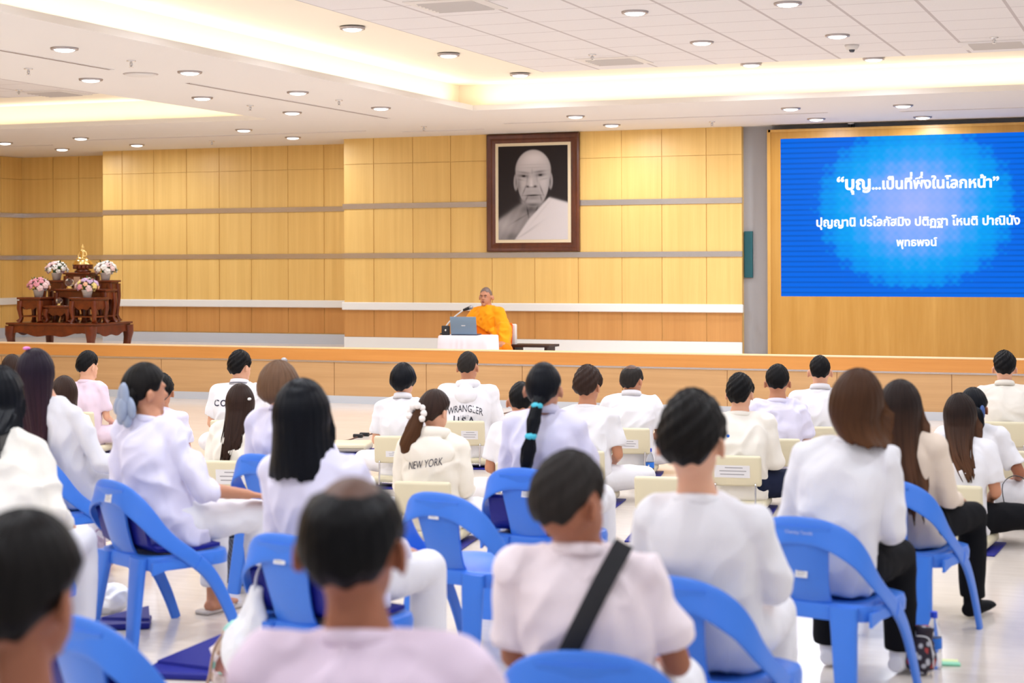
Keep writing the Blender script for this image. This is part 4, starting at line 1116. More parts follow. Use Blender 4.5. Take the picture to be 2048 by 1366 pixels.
def flat_text(s, pa, pb, Y, parent, mat, off=(0, 0, 0), bold=.012, name='lettering', hscale=1.0, **k):
    """lettering between two measured ends of its base line on the plane y = Y"""
    a, b = at_Y(*pa, Y), at_Y(*pb, Y)
    V, Fs = text_mesh(s, 1, bold, align='LEFT', **k)
    VO = V.copy()
    for i_ in range(1, len(s)):
        if s[i_] in '\u0e48\u0e49' and s[i_ - 1] in '\u0e31\u0e34\u0e35\u0e36\u0e37':   # tone mark above a vowel sits one storey higher
            V0, _ = text_mesh(s[:i_] + s[i_ + 1:], 1, bold, align='LEFT', **k)
            n_ = len(V) - len(V0); W0 = VO[:len(V0)]
            bad = np.where(np.abs(W0 - V0).max(1) > 1e-4)[0]
            st_ = bad[0] if len(bad) else len(V0)
            if n_ > 0 and np.abs(VO[st_ + n_:, 0] - V0[st_:, 0]).max(initial=0) < 1e-3: V[st_:st_ + n_, 1] += .24; V[st_:st_ + n_, 0] += .02
    x0, x1 = V[:, 0].min(), V[:, 0].max(); sc = (b.x - a.x) / (x1 - x0)
    mb = MB(); q = parent.location
    mb.v = [(a.x + (p[0] - x0) * sc - q.x, Y - q.y, a.z + p[1] * sc * hscale - q.z + (b.z - a.z) * (p[0] - x0) / (x1 - x0) * 0) for p in V]
    n_ = len(mb.v); base = list(mb.v); mb.f = list(Fs)
    for j_, (ox_, oz_) in enumerate(((.014, 0), (-.014, 0), (0, .010), (0, -.010))):     # heavier strokes
        mb.v += [(p[0] + ox_ * sc, p[1] - .0005 * (j_ + 1), p[2] + oz_ * sc) for p in base]; mb.f += [tuple(i + n_ * (j_ + 1) for i in f) for f in Fs]
    return mb.build(name, mat, parent, fix=False)
YT = 21.886
flat_text('\u201cบุญ', (1674, 379.5), (1741, 379.5), YT, t, M_glyph, bold=.022)
flat_text('...เป็นที่พึ่งในโลกหน้า\u201d', (1744, 378.5), (1998, 378.5), YT, t, M_glyph, bold=.022)
flat_text('ปุญญานิ ปรโลกัสมิง ปติฏฐา โหนติ ปาณินัง', (1633, 453), (2040, 453), YT, t, M_glyph, bold=.02)
flat_text('พุทธพจน์', (1793, 492), (1874, 492), YT, t, M_glyph, bold=.02)
t = thing('screen_bracket', 'small dark bracket between screen surround and ceiling', 'bracket', (at_Y(1703, 250, 22.0).x, 22.0, 3.375))
MB().box(-.035, .0, -.02, .05, 0, .065).box(.02, .03, -.02, .05, 0, .065).build('post', M_black, t); MB().box(-.04, .035, -.03, .06, .05, .066).build('top_plate', M_chrome, t)
a, b = at_Y(1488, 465, 22.07), at_Y(1502, 553, 22.07)
o = MB().rbox(-.056, .056, -.015, .03, -.30, .30, .006).build('teal_panel', simple('dark teal enamel', srgb(24, 84, 92), .5)); o.location = (a.x + .056, 22.08, (a.z + b.z) / 2)
tag(o, 'narrow upright dark teal panel on the grey wall left of the screen', 'sign')

# ------------------------------------------------------------------ the monk and his things on the stage
ZF = .50
crown = at_Y(972, 574, 20.6)
root = Vector((crown.x + .02, crown.y + .02, ZF))
mk = person('monk in saffron robe seated behind the laptop, turning his shaved head aside', crown, R(172), s=.07, kind='floor', root=root, sex='m', skin='tan', shirt=None, pants=None, hair='none', hyaw=8, hpitch=-2, vox=.006, build=1.05, group='', seed=50, hs=1.0)
if 'group' in mk: del mk['group']
I = INFO[mk.name]; sp_ = I['spine']; MHm = I['MH']
M_stub = simple('shaved scalp', srgb(120, 100, 92), .45)
cap = hair_shell(mk, M_stub, MHm, [(0, 112), (60, 108), (90, 82), (105, 80), (125, 62), (180, 48)], thick=.003, name='shaved_stubble')
for q in (-1, 1):
    MB().ell(MHm @ Vector((q * .030, .090, .004)), (.011, .007, .005), MHm.to_3x3(), 12, 8).build('eye', simple('eye white', (.5, .45, .42), .3), mk, True)
    MB().ell(MHm @ Vector((q * .030, .0965, .004)), (.0045, .002, .0045), MHm.to_3x3(), 10, 6).build('iris', simple('dark iris', (.02, .012, .01), .2), mk, True)
    MB().tube([MHm @ Vector((q * .016, .098, .020)), MHm @ Vector((q * .030, .099, .024)), MHm @ Vector((q * .046, .090, .019))], .0035, 6).build('eyebrow', simple('dark brow', (.03, .02, .016), .8), mk, True)
MB().ell(MHm @ Vector((0, .101, -.058)), (.020, .005, .004), MHm.to_3x3(), 12, 6).ell(MHm @ Vector((0, .099, -.066)), (.017, .005, .005), MHm.to_3x3(), 12, 6).build('lips', simple('lip colour', srgb(140, 72, 62), .5), mk, True)
def EE(c, rx, ry, n=24): return [Vector(c) + Vector((rx * math.cos(2 * math.pi * (i + .5) / n), ry * math.sin(2 * math.pi * (i + .5) / n), 0)) for i in range(n)]
mb = MB()
mb.rings([EE((0, .02, .02), .34, .30), EE((0, .03, .10), .30, .27), EE((0, 0, .20), .22, .19), EE(sp_(.25), .185, .14), EE(sp_(.42), .18, .128), EE(sp_(.52), .16, .105)])
for q in (-1, 1):
    mb.tube([(q * .12, 0, .13), (q * .40, .25, .09)], [.13, .09], 14); mb.ell((q * .40, .25, .09), .09); mb.tube([(q * .40, .25, .085), (-q * .04, .42, .07)], [.085, .07], 12)
organic('robe', mb, ORANGE2, mk, voxel=.010, it=5, folds=dict(amp=.016, seed=5, f=(10, 10, 5), fine=.5))
# outer cloth wrapped round both shoulders, hanging to the floor over the left arm
mb = MB()
def TE(c, rx, ry, tilt, n=28): return [Vector(c) + Vector((rx * math.cos(2 * math.pi * (i + .5) / n), ry * math.sin(2 * math.pi * (i + .5) / n), tilt * math.cos(2 * math.pi * (i + .5) / n))) for i in range(n)]
mb.rings([TE(sp_(.30) + Vector((0, .0, .0)), .215, .165, .11), TE(sp_(.40), .215, .155, .05), TE(sp_(.50), .195, .13, .01), TE(sp_(.565), .13, .10, 0), TE(sp_(.60), .088, .082, -.006), TE(sp_(.615), .074, .070, -.008)])
for q in (-1, 1):
    S0 = sp_(.53) + Vector((q * .165, 0, -.01)); E0 = Vector((q * .265, .06, .34)); W0 = Vector((q * .17, .30, .25))
    mb.tube([sp_(.56) + Vector((q * .06, 0, -.01)), S0], [.07, .075], 14)
    mb.ell(S0, .076); mb.tube([S0, S0.lerp(E0, .5), E0], [.076, .088, .096], 16); mb.ell(E0, .094)
    if q > 0: mb.tube([E0, W0], [.092, .07], 14)
mb.tube(sm([(-.25, .04, .40), (-.285, .09, .26), (-.32, .14, .12), (-.37, .18, .03)]), [(.085, .11)] * 13, 14)
mb.tube(sm([(-.12, .14, .36), (-.2, .16, .24), (-.27, .2, .12)]), [(.05, .06)] * 9, 12)
organic('outer_cloth', mb, ORANGE, mk, voxel=.009, it=5, folds=dict(amp=.020, seed=8, f=(7, 7, 11), fine=.5))
M_cloth = cloth('white table cloth', srgb(238, 230, 236))
# low table: pixel corners at table height
ta, tb = at_z(878, 671, .80), at_z(967, 673, .80)
tw = (tb.x - ta.x); tdp = .36
t = thing('low_table', 'low table under a white cloth in front of the monk', 'table', ((ta.x + tb.x) / 2, ta.y + tdp / 2, ZF))
MB().box(-tw / 2 + .02, tw / 2 - .02, -tdp / 2 + .02, tdp / 2 - .02, .26, .29).build('tabletop', M_frame, t)
for a_ in (-1, 1):
    for b_ in (-1, 1): MB().box(a_ * (tw / 2 - .05) - .02, a_ * (tw / 2 - .05) + .02, b_ * (tdp / 2 - .05) - .02, b_ * (tdp / 2 - .05) + .02, 0, .26).build('leg', M_frame, t)
o = bpy.data.objects.new('tmp', None)
rings = []
for z, g_, wv in ((.302, -.02, 0), (.302, .0, 0), (.29, .012, .001), (.2, .02, .005), (.1, .026, .010), (.012, .032, .014)):
    ring = []
    for k_ in range(96):
        a_ = 2 * math.pi * (k_ + .5) / 96; c_, s_ = math.cos(a_), math.sin(a_)
        m_ = max(abs(c_) / (tw / 2 + g_), abs(s_) / (tdp / 2 + g_)); w_ = 1 + wv * 3 * math.sin(a_ * 17 + 2 * math.sin(a_ * 3))
        ring.append(Vector((c_ / m_ * w_, s_ / m_ * w_, z)))
    rings.append(ring)
cl = MB().rings(rings).build('tablecloth', M_cloth, None, auto=50); cl.location = t.location
tag(cl, 'white cloth draped over the low table before the monk', 'tablecloth')
tc_ = t.location
TZ = ZF + .303
lp = at_z(929, 669, TZ)
t = thing('laptop', 'open grey blue laptop seen from behind on the white cloth', 'laptop', (lp.x + .09, tc_.y - .12, TZ), R(8))
Ml = Matrix.Translation((0, 0, .012)) @ Matrix.Rotation(R(14), 4, 'X')
M_lap = simple('grey blue metal', srgb(124, 148, 172), .35, metal=.3)
MB().rbox(-.165, .165, 0, .23, 0, .014, .006).build('base', simple('dark laptop base', (.05, .06, .09), .4), t)
lid = MB().rbox(-.165, .165, -.006, .002, 0, .225, .004, Ml).build('lid', M_lap, t, auto=40)
MB().rbox(-.025, .025, -.0068, -.005, .108, .118, .003, Ml).build('emblem', simple('silver emblem', (.8, .82, .85), .3, metal=.5), lid)
MB().box(-.155, .155, .002, .003, .012, .215, Ml).build('display', simple('laptop glass', (.02, .02, .03), .1), lid)
pb_ = at_z(894, 670, TZ)
t = thing('desk_speaker', 'small black box device standing left of the laptop', 'speaker', (pb_.x - .01, tc_.y - .10, TZ), R(18))
MB().rbox(-.05, .05, -.03, .03, 0, .115, .008, Matrix.Rotation(R(-6), 4, 'X')).build('housing', M_black, t, auto=40)
MB().lathe([(.001, 0), (.012, 0), (.012, .004), (.001, .005)], M=Matrix.Translation((0, -.024, .06)) @ Matrix.Rotation(R(84), 4, 'X'), n=16).build('dial', M_chrome, t, True)
ms = at_z(889, 660, TZ)
t = thing('desk_microphone', 'microphone on a white curved arm leaning over the laptop', 'microphone', (at_Y(889, 662, tc_.y + .09).x, tc_.y + .09, TZ), 0)
mt = at_Y(943, 614, tc_.y + .09) - Vector(t.location)
MB().lathe([(.001, 0), (.06, 0), (.055, .015), (.012, .02), (.001, .02)], n=20).build('base', M_black, t, True)
MB().tube(sm([(0, 0, .015), (.02, 0, .10), (mt.x * .35, 0, mt.z * .62), (mt.x * .72, 0, mt.z * .90)]), .009, 8).build('arm', simple('white enamel', (.8, .8, .8), .4), t, True)
d_ = Vector((mt.x * .28, 0, mt.z * .10)); q0 = Vector((mt.x * .70, 0, mt.z * .885))
MB().tube([q0, q0 + d_ * .4, q0 + d_ * .8], [.014, .019, .022], 12).build('handle', M_black, t, True)
MB().ell(q0 + d_, .028).build('mesh_head', simple('steel mesh', (.35, .34, .35), .4, metal=.8), t, True)
bk = at_Y(1024, 690, 20.95)
t = thing('back_support', 'white seat back behind the monk at his left side', 'seat', (bk.x - .22, 21.03, ZF), R(-4))
MB().rbox(-.26, .26, -.03, .03, .06, .40, .02).build('back_panel', M_white, t, auto=40); MB().rbox(-.26, .26, -.06, .10, .0, .06, .02).build('base_pad', M_white, t, auto=40)
ck = at_Y(1020, 652, 20.86)
t = thing('orange_cushion', 'orange cushion wedged between the monk and the white seat back', 'cushion', (ck.x - .20, 20.925, ZF + .075))
MB().rbox(-.2, .2, -.03, .03, 0, .34, .03, Matrix.Rotation(R(-6), 4, 'X')).build('cover', cloth('orange cushion cloth', srgb(236, 104, 28)), t, auto=60)
MB().tube([(-.19, 0, .335), (.19, 0, .335)], .008, 6, M=Matrix.Rotation(R(-6), 4, 'X')).build('piping', ORANGE2, t, True)
dm = at_z(1052, 690, .64)
t = thing('dark_board', 'thin dark low bench top lying on stage right of the monk', 'bench', (dm.x + .03, dm.y + .2, ZF), 0)
MB().box(-.28, .28, -.2, .2, .11, .14).build('top', simple('dark brown board', srgb(50, 32, 28), .5), t)
for a_ in (-1, 1): MB().box(a_ * .22 - .02, a_ * .22 + .02, -.15, .15, 0, .11).build('foot', simple('dark brown board', (.03, .02, .02)), t)

# ------------------------------------------------------------------ altar
M_rose = wood('dark red rosewood', srgb(84, 30, 8), srgb(128, 54, 18), grain=(9, 9, 9), rough=.3, coat=.15)
def altar_table(label, x0, x1, y0, y1, zb, zt, apron=.10, leg=.035, foot=.06, wave=.035, big=False):
    w_, d_ = (x1 - x0) / 2, (y1 - y0) / 2; h = zt - zb
    t = thing('altar_table', label, 'altar table', ((x0 + x1) / 2, (y0 + y1) / 2, zb), 0, 'tiered altar tables')
    th = min(.028, h * .12)
    MB().rbox(-w_ - .02, w_ + .02, -d_ - .02, d_ + .02, h - th, h, .006).rbox(-w_ + .005, w_ - .005, -d_ + .005, d_ - .005, h - th * 1.9, h - th * .9, .004).build('table_top', M_rose, t, auto=40)
    za = h - th * 1.8
    for s_ in range(4):
        W_, D_ = (w_, d_) if s_ % 2 == 0 else (d_, w_)
        M_ = Matrix.Rotation(s_ * math.pi / 2, 4, 'Z')
        n_ = 28; top = [(-W_ + 2 * W_ * i / n_, -D_ + .004, za) for i in range(n_ + 1)]
        bot = []
        for i in range(n_ + 1):
            u = -1 + 2 * i / n_
            bot.append((W_ * u, -D_ + .004, za - apron + wave * (math.cos(u * math.pi * 1.0) * -.5 + .35 * math.cos(u * math.pi * 3)) * (1 - .2 * abs(u))))
        MB().plate(top + bot[::-1], (0, .014, 0), M_).build('apron', M_rose, t)
        if h > .25 and not big:
            MB().box(-W_ + .02, W_ - .02, -D_ + .01, -D_ + .026, foot * 1.3, foot * 1.3 + .018, M_).build('stretcher', M_rose, t)
    for a_ in (-1, 1):
        for b_ in (-1, 1):
            c_ = Vector((a_ * (w_ - leg * .6), b_ * (d_ - leg * .6), 0)); o_ = Vector((a_, b_, 0))
            pr = [(za, .0, 1.25), (za - .3 * h, .010, 1.05), (h * .4, .004, .85), (h * .16, -.006, .78), (h * .06, .010, .9), (0, .022, 1.15)]
            MB().tube([c_ + o_ * k_ + Vector((0, 0, z_)) for z_, k_, _ in pr], [leg * r_ for _, _, r_ in pr], 12, sq=.6).build('leg', M_rose, t, auto=50)
    return t
YB = 20.0; BZ = .885
bx0, bx1 = at_Y(15, 640, YB).x, at_Y(183, 645, YB).x
altar_table('wide low rosewood altar table carrying the whole tiered altar', bx0, bx1, YB, YB + .95, ZF, BZ, apron=.11, leg=.06, big=True, wave=.05)
def px_x(px, Y): return at_Y(px, 580, Y).x
def tab(label, pl, pr, y0, dp, zt, **k): return altar_table(label, px_x(pl, y0), px_x(pr, y0), y0, y0 + dp, BZ, zt, **k)
tA = tab('left front altar table holding a pink flower arrangement', 37, 80, 20.06, .34, 1.235)
tC = tab('right front altar table holding a pink and yellow flower arrangement', 141, 189, 20.06, .30, 1.235)
tB = tab('lowest small altar table in front centre holding a small crystal', 89, 137, 20.10, .22, 1.12, apron=.07)
tD = tab('middle altar table with a wide top holding the crystal ball', 110, 211, 20.37, .24, 1.345, apron=.08)
tE = tab('upper left altar table holding white flowers', 84, 126, 20.67, .2, 1.465, apron=.09)
tF = tab('upper right altar table holding white and pink flowers', 196, 222, 20.67, .2, 1.465, apron=.09)
tG = tab('highest centre altar table under the golden statue', 130, 177, 20.67, .24, 1.575, apron=.12)
M_gold = simple('polished gold', (.86, .62, .24), .22, metal=1)
gx = tG.location.x + .02; gy = tG.location.y
t = thing('statue_plinth', 'carved dark lotus plinth on the top altar table', 'plinth', (gx, gy, 1.575))
MB().lathe([(.001, 0), (.11, 0), (.12, .02), (.085, .04), (.09, .06), (.135, .09), (.15, .105), (.001, .105)], n=28).build('lotus_body', M_rose, t, True)
mb = MB()
for k_ in range(14):
    a_ = 2 * math.pi * k_ / 14; mb.ell((.128 * math.cos(a_), .128 * math.sin(a_), .075), (.014, .026, .03), Matrix.Rotation(a_, 3, 'Z'), 8, 6)
mb.build('petals', M_rose, t, True)
t = thing('buddha_statue', 'small golden seated Buddha statue on top of the altar', 'statue', (gx, gy, 1.68), R(10))
MB().lathe([(.001, 0), (.14, 0), (.145, .015), (.12, .03), (.13, .045), (.105, .06), (.10, .075), (.001, .075)], n=32).build('lotus_base', M_gold, t, True)
mb = MB()
mb.rings([EE((0, 0, .07), .08, .055), EE((0, 0, .10), .05, .04), EE((0, .0, .145), .036, .030), EE((0, 0, .185), .055, .034), EE((0, 0, .205), .045, .028), EE((0, 0, .215), .016, .016), EE((0, 0, .225), .015, .016)])
mb.ell((0, -.003, .247), (.024, .026, .031)).ell((0, 0, .279), (.013, .013, .011)).tube([(0, 0, .283), (0, 0, .315)], [.008, .001], 8)
for q in (-1, 1):
    mb.tube([(q * .03, 0, .09), (q * .095, -.03, .085)], [.026, .02], 10); mb.tube([(q * .095, -.03, .085), (-q * .02, -.065, .082)], [.022, .014], 10)
    mb.tube([(q * .058, 0, .188), (q * .078, -.01, .135)], [.014, .011], 10); mb.ell((q * .025, 0, .245), (.004, .007, .016))
mb.tube([(.078, -.01, .135), (.005, -.055, .105)], [.014, .01], 10).tube([(-.078, -.01, .135), (-.06, -.06, .09)], [.014, .009], 10)
mb.v = [(v[0] * .80, v[1] * .8, v[2]) for v in mb.v]
organic('figure', mb, M_gold, t, voxel=.0032, it=1)
M_pot = simple('white ceramic', (.78, .76, .74), .25); M_leaf = simple('leaf green', srgb(60, 92, 44), .6, var=.3, vscale=40)
FC = {'white': simple('white petals', srgb(246, 240, 232), .7), 'blush': simple('blush petals', srgb(244, 210, 208), .7), 'pink': simple('pink petals', srgb(238, 160, 172), .7), 'yellow': simple('yellow petals', srgb(246, 222, 140), .7), 'mauve': simple('mauve petals', srgb(220, 188, 222), .7), 'peach': simple('peach petals', srgb(246, 190, 150), .7)}
def bouquet(label, loc, cols, seed, r=.15, h=.17):
    rn = random.Random(seed)
    t = thing('flower_arrangement', label, 'flowers', loc, 0, 'altar flower arrangements')
    MB().lathe([(.001, 0), (.055, 0), (.075, .10), (.08, .105), (.07, .105), (.001, .095)], n=22).build('pot', M_pot, t, True)
    mb = MB()
    for k_ in range(36):
        a_, e_ = rn.uniform(0, 6.28), rn.uniform(-.2, 1.2); l_ = r * rn.uniform(.75, 1.15)
        c_ = Vector((math.cos(a_) * math.cos(e_) * l_, math.sin(a_) * math.cos(e_) * l_, .13 + math.sin(e_) * l_ * .9))
        mb.ell(c_, (.03, .012, .004), Matrix.Rotation(a_, 3, 'Z') @ Matrix.Rotation(-e_, 3, 'Y'), 8, 6)
    mb.tube([(0, 0, .09), (0, 0, .2)], [.05, .07], 10)
    mb.build('leaves', M_leaf, t, True)
    n_ = 20
    for k_ in range(n_):
        z_ = 1 - (k_ + .5) / n_ * 1.15; a_ = k_ * 2.399; q_ = math.sqrt(max(0, 1 - z_ * z_)); R_ = rn.uniform(.028, .042)
        c_ = Vector((math.cos(a_) * q_ * r, math.sin(a_) * q_ * r, .135 + z_ * h * .75))
        mb = MB(); nrm_ = Vector((math.cos(a_) * q_, math.sin(a_) * q_, z_ + .15)).normalized(); X_ = nrm_.orthogonal().normalized(); Y_ = nrm_.cross(X_)
        mb.ell(c_, R_ * .6, None, 10, 8)
        for l_ in range(2):
            for j_ in range(5):
                b_ = 2 * math.pi * (j_ + .5 * l_) / 5; dr = X_ * math.cos(b_) + Y_ * math.sin(b_)
                Mm = Matrix((dr, nrm_.cross(dr), nrm_)).transposed()
                mb.ell(c_ + dr * R_ * (.55 + .2 * l_) - nrm_ * R_ * .15 * l_, (R_ * .55, R_ * .5, R_ * .35), Mm, 8, 6)
        mb.build('blossom', FC[cols[k_ % len(cols)]], t, True)
    return t
bouquet('pink flower arrangement in white pot on the left front altar table', (tA.location.x + .03, tA.location.y - .0, 1.235), ['pink', 'peach', 'pink', 'blush', 'mauve'], 1)
bouquet('pink, yellow and mauve flower arrangement in white pot on the right front altar table', (tC.location.x + .0, tC.location.y - .04, 1.235), ['blush', 'yellow', 'mauve', 'pink', 'peach', 'mauve'], 2)
bouquet('white and blush flower arrangement on the upper left altar table', (tE.location.x + .0, tE.location.y, 1.465), ['white', 'white', 'blush', 'white', 'mauve'], 3)
bouquet('white and cream flower arrangement on the upper right altar table', (tF.location.x - .05, tF.location.y, 1.465), ['white', 'blush', 'white', 'white'], 4)
M_glass = simple('crystal', (.95, .95, .97), .02, trans=1, ior=1.5)
def crystal(label, x, y, z, r):
    t = thing('crystal_ball', label, 'crystal ball', (x, y, z))
    MB().lathe([(.001, 0), (r * .8, 0), (r * .75, r * .25), (r * .45, r * .4), (r * .6, r * .7), (.001, r * .62)], n=20).build('stand', M_gold, t, True)
    MB().ell((0, 0, r * 1.5), r, None, 24, 16).build('ball', M_glass, t, True)
crystal('larger crystal ball on a gold stand on the middle altar table', px_x(139, 20.46), 20.46, 1.345, .062)
crystal('small crystal ball on the lowest altar table', px_x(118, 20.18), 20.18, 1.12, .045)
t = thing('offering_card', 'plain pale upright card on the middle altar table', 'card', (px_x(152, 20.55), 20.57, 1.345)); MB().box(-.05, .05, -.004, .004, 0, .17).build('card', simple('pale card', srgb(214, 170, 140), .6), t); MB().box(-.03, .03, .004, .05, 0, .006).build('prop', M_pot, t)
# ------------------------------------------------------------------ hair ornaments, hoods, straps
def info(k): t = P[k]; return t, INFO[t.name]
t, I = info('c9'); MHc = I['MH']
M_clip = simple('grey blue satin', srgb(150, 162, 186), .4, var=.1, vscale=30)
mb = MB()
hc_ = MHc.translation; c0 = hc_ + Vector((.03, -.075, -.045))
tail(t, HM['soft'], [hc_ + Vector((.0, -.06, .03)), hc_ + Vector((.0, -.09, -.01)), hc_ + Vector((.0, -.09, -.06)), hc_ + Vector((.0, -.07, -.10))], [.03, .045, .04, .015], 'hair_bun')
for k_, (dx, dy, dz, rx, ry, rz, ang) in enumerate(((-.03, -.035, .045, .018, .012, .05, 18), (.0, -.05, .03, .016, .012, .06, -4), (-.045, -.035, -.01, .022, .014, .05, 30), (-.01, -.055, -.03, .022, .014, .055, 5), (.022, -.04, -.02, .02, .012, .05, -18), (-.035, -.03, -.06, .022, .012, .045, 20), (.0, -.04, -.075, .02, .012, .04, -8))):
    mb.ell(c0 + Vector((dx * 1.2 - .01, dy - .012, dz)), (rx * 1.5, ry * 1.3, rz * 1.05), Matrix.Rotation(R(ang), 3, 'Y'), 12, 8)
mb.build('bow_clip', M_clip, t, True)
mb = MB()
for s_ in (1, -1):
    x_ = s_ * .15 + s_ * .02
    mb.rbox(x_ - .045, x_ + .045, .36, .62, .0, .022, .02)
    mb.tube([(x_ - .045, .54, .02), (x_, .53, .07), (x_ + .045, .54, .02)], [(.006, .02)] * 3, 8)
mb.build('sandals', simple('pale grey sandal', srgb(196, 186, 178), .6), t, auto=50)
t, I = info('c12'); MHc = I['MH']
h = MHc @ Vector((0, -.098, -.075)); yb = I['sy'](.75) - .175 * 1.0
b1 = Vector((h.x, h.y - .02, h.z)); b2 = Vector((h.x - .015, yb - .02, h.z - .14)); b3 = Vector((h.x - .04, yb - .012, h.z - .27)); b4 = Vector((h.x - .055, yb - .0, h.z - .36))
tail(t, HM['blue'], [MHc @ Vector((0, -.085, -.05)), b1, b1.lerp(b2, .5), b2, b2.lerp(b3, .5), b3, b4], [.035, .024, .034, .022, .036, .03, .006], 'ponytail', 4)
M_turq = simple('turquoise band', srgb(70, 190, 210), .5)
for b_ in (b1, b2): MB().ell(b_, (.030, .030, .022), None, 14, 10).build('hair_band', M_turq, t, True)
t, I = info('f9'); MHc = I['MH']
h = MHc @ Vector((-.02, -.115, -.02)); h2 = Vector((h.x - .03, h.y - .02, h.z - .10))
tail(t, HM['brown'], [MHc @ Vector((0, -.09, .0)), h, h2, h2 + Vector((-.04, -.01, -.10)), h2 + Vector((-.06, -.005, -.14))], [.03, .035, .05, .045, .012], 'ponytail', 2)
mb = MB()
for k_ in range(9):
    a_ = 2 * math.pi * k_ / 9; mb.ell(h + Vector((.045 * math.cos(a_) - .01, -.012 + .012 * math.sin(3 * a_), .048 * math.sin(a_) + .005)), (.024, .026, .022), None, 10, 8)
mb.build('scrunchie', simple('white fluffy scrunchie', srgb(240, 232, 226), .9), t, True)
t, I = info('f5'); MHc = I['MH']
MB().ell(MHc @ Vector((.085, -.045, .035)), (.012, .022, .010), MHc.to_3x3(), 12, 8).build('hair_clip', simple('pearl white', (.85, .83, .8), .3), t, True)
t, I = info('c11'); MHc = I['MH']
MB().ell(MHc @ Vector((-.03, -.03, .137)), (.022, .016, .010), None, 12, 8).build('hair_tie', simple('pink ribbon', srgb(226, 130, 200), .5), t, True)
t, I = info('f18'); MHc = I['MH']
tail(t, HM['blue'], [MHc @ Vector((0, -.10, .0)), MHc @ Vector((.05, -.125, -.03)), MHc @ Vector((.06, -.12, -.10)), MHc @ Vector((.06, -.1, -.14))], [.03, .045, .045, .012], 'hair_bun', 3)
MB().ell(MHc @ Vector((.085, -.10, -.02)), (.018, .03, .05), None, 12, 8).build('hair_clip', simple('blue clip', srgb(60, 90, 150), .4), t, True)
t, I = info('c1'); MHc = I['MH']
tail(t, HM['soft'], [MHc @ Vector((0, -.09, -.03)), MHc @ Vector((-.05, -.13, -.06)), MHc @ Vector((-.08, -.11, -.14)), MHc @ Vector((-.08, -.09, -.2))], [.03, .04, .035, .01], 'ponytail', 3)

def hood(k, rx, rz, drop, mat, yoff=.0, seed=0, tip=0):
    t, I = info(k); sp = I['spine']; w = I['w']
    mb = MB(); c = sp(.55); back = c.y - .105 * w
    mb.ell((c.x, back - .005 + yoff, c.z - drop), (rx, .05, rz), Matrix.Rotation(R(-8), 3, 'X'), 20, 14)
    ring = [Vector((c.x + .085 * math.cos(a), c.y + .005 + .095 * math.sin(a), c.z + .045 - .022 * math.sin(a))) for a in [2 * math.pi * i / 24 for i in range(24)]]
    mb.tube(ring, [(.022, .034)] * 24, 10, closed=True)
    if tip: mb.tube([(c.x, back - .01, c.z - drop), (c.x + .02, back - .02, c.z - drop - rz - tip)], [(rx * .62, .04), (.02, .02)], 14, normals=[(1, 0, 0)] * 2)
    return organic('hood', mb, mat, t, voxel=.009, it=5, folds=dict(amp=.012, seed=seed, f=(9, 9, 9)))
hood('f8', .10, .075, .03, WHITE, seed=2)
hood('f9', .17, .10, .06, CREAM, seed=4, tip=.06)

# hand-held things and bags on the floor
M_capb = simple('blue bottle cap', srgb(30, 70, 210), .4); M_pet = simple('clear bottle plastic', (.93, .96, .98), .06, trans=.92, ior=1.25); M_lblb = simple('blue bottle label', srgb(30, 110, 210), .5)
def bottle(label, px, py):
    p = at_z(px, py, 0); t = thing('water_bottle', label, 'bottle', (p.x, p.y, 0), 0, 'water bottles on the floor')
    MB().lathe([(.001, .003), (.028, .0), (.033, .006), (.033, .06), (.031, .065), (.033, .07), (.033, .135), (.031, .15), (.022, .185), (.013, .205), (.012, .215), (.001, .215)], n=24).build('bottle_body', M_pet, t, True)
    MB().lathe([(.001, .212), (.0155, .212), (.0155, .236), (.013, .238), (.001, .238)], n=20).build('cap', M_capb, t, auto=40)
    MB().lathe([(.0335, .085), (.0338, .086), (.0338, .128), (.0335, .129)], n=24).build('wrap_label', M_lblb, t, True)
    MB().rbox(-.006, .006, -.0345, -.0338, .098, .112, .002).build('print', M_label, t)
bottle('clear water bottle on the floor right of the knee of the tousled hair person', 1300, 957)
bottle('clear water bottle just right of the head of the man with the strap', 1214, 1003)
bottle('clear water bottle with blue cap and label behind the patterned pouch', 1868, 1336)
# patterned drawstring pouch
p = at_z(1838, 1352, 0)
t = thing('patterned_pouch', 'dark patterned drawstring pouch with white and red blotches by chair leg', 'pouch', (p.x, p.y + .03, 0))
m, N, L, Pn = nodes('dark cloth with pale blotches')
tc = N.new('ShaderNodeTexCoord'); vo = N.new('ShaderNodeTexVoronoi'); vo.inputs['Scale'].default_value = 30; L.new(tc.outputs['Object'], vo.inputs['Vector'])
rp = N.new('ShaderNodeValToRGB'); L.new(vo.outputs['Distance'], rp.inputs[0]); rp.color_ramp.elements[0].color = (.5, .5, .55, 1); rp.color_ramp.elements[0].position = .25; rp.color_ramp.elements[1].color = (.018, .010, .022, 1); rp.color_ramp.elements[1].position = .42
hs_ = N.new('ShaderNodeSeparateColor'); L.new(vo.outputs['Color'], hs_.inputs[0]); gt = N.new('ShaderNodeMath'); gt.operation = 'GREATER_THAN'; gt.inputs[1].default_value = .86; L.new(hs_.outputs[0], gt.inputs[0])
mx = N.new('ShaderNodeMix'); mx.data_type = 'RGBA'; mx.inputs['B'].default_value = (.35, .03, .03, 1); L.new(rp.outputs[0], mx.inputs['A']); L.new(gt.outputs[0], mx.inputs['Factor']); L.new(mx.outputs['Result'], Pn.inputs['Base Color']); Pn.inputs['Roughness'].default_value = .7
mb = MB().ell((0, 0, .07), (.068, .055, .07)).ell((.01, 0, .125), (.045, .04, .05)).tube([(.015, 0, .14), (.02, 0, .20)], [(.03, .025), (.04, .03)], 12)
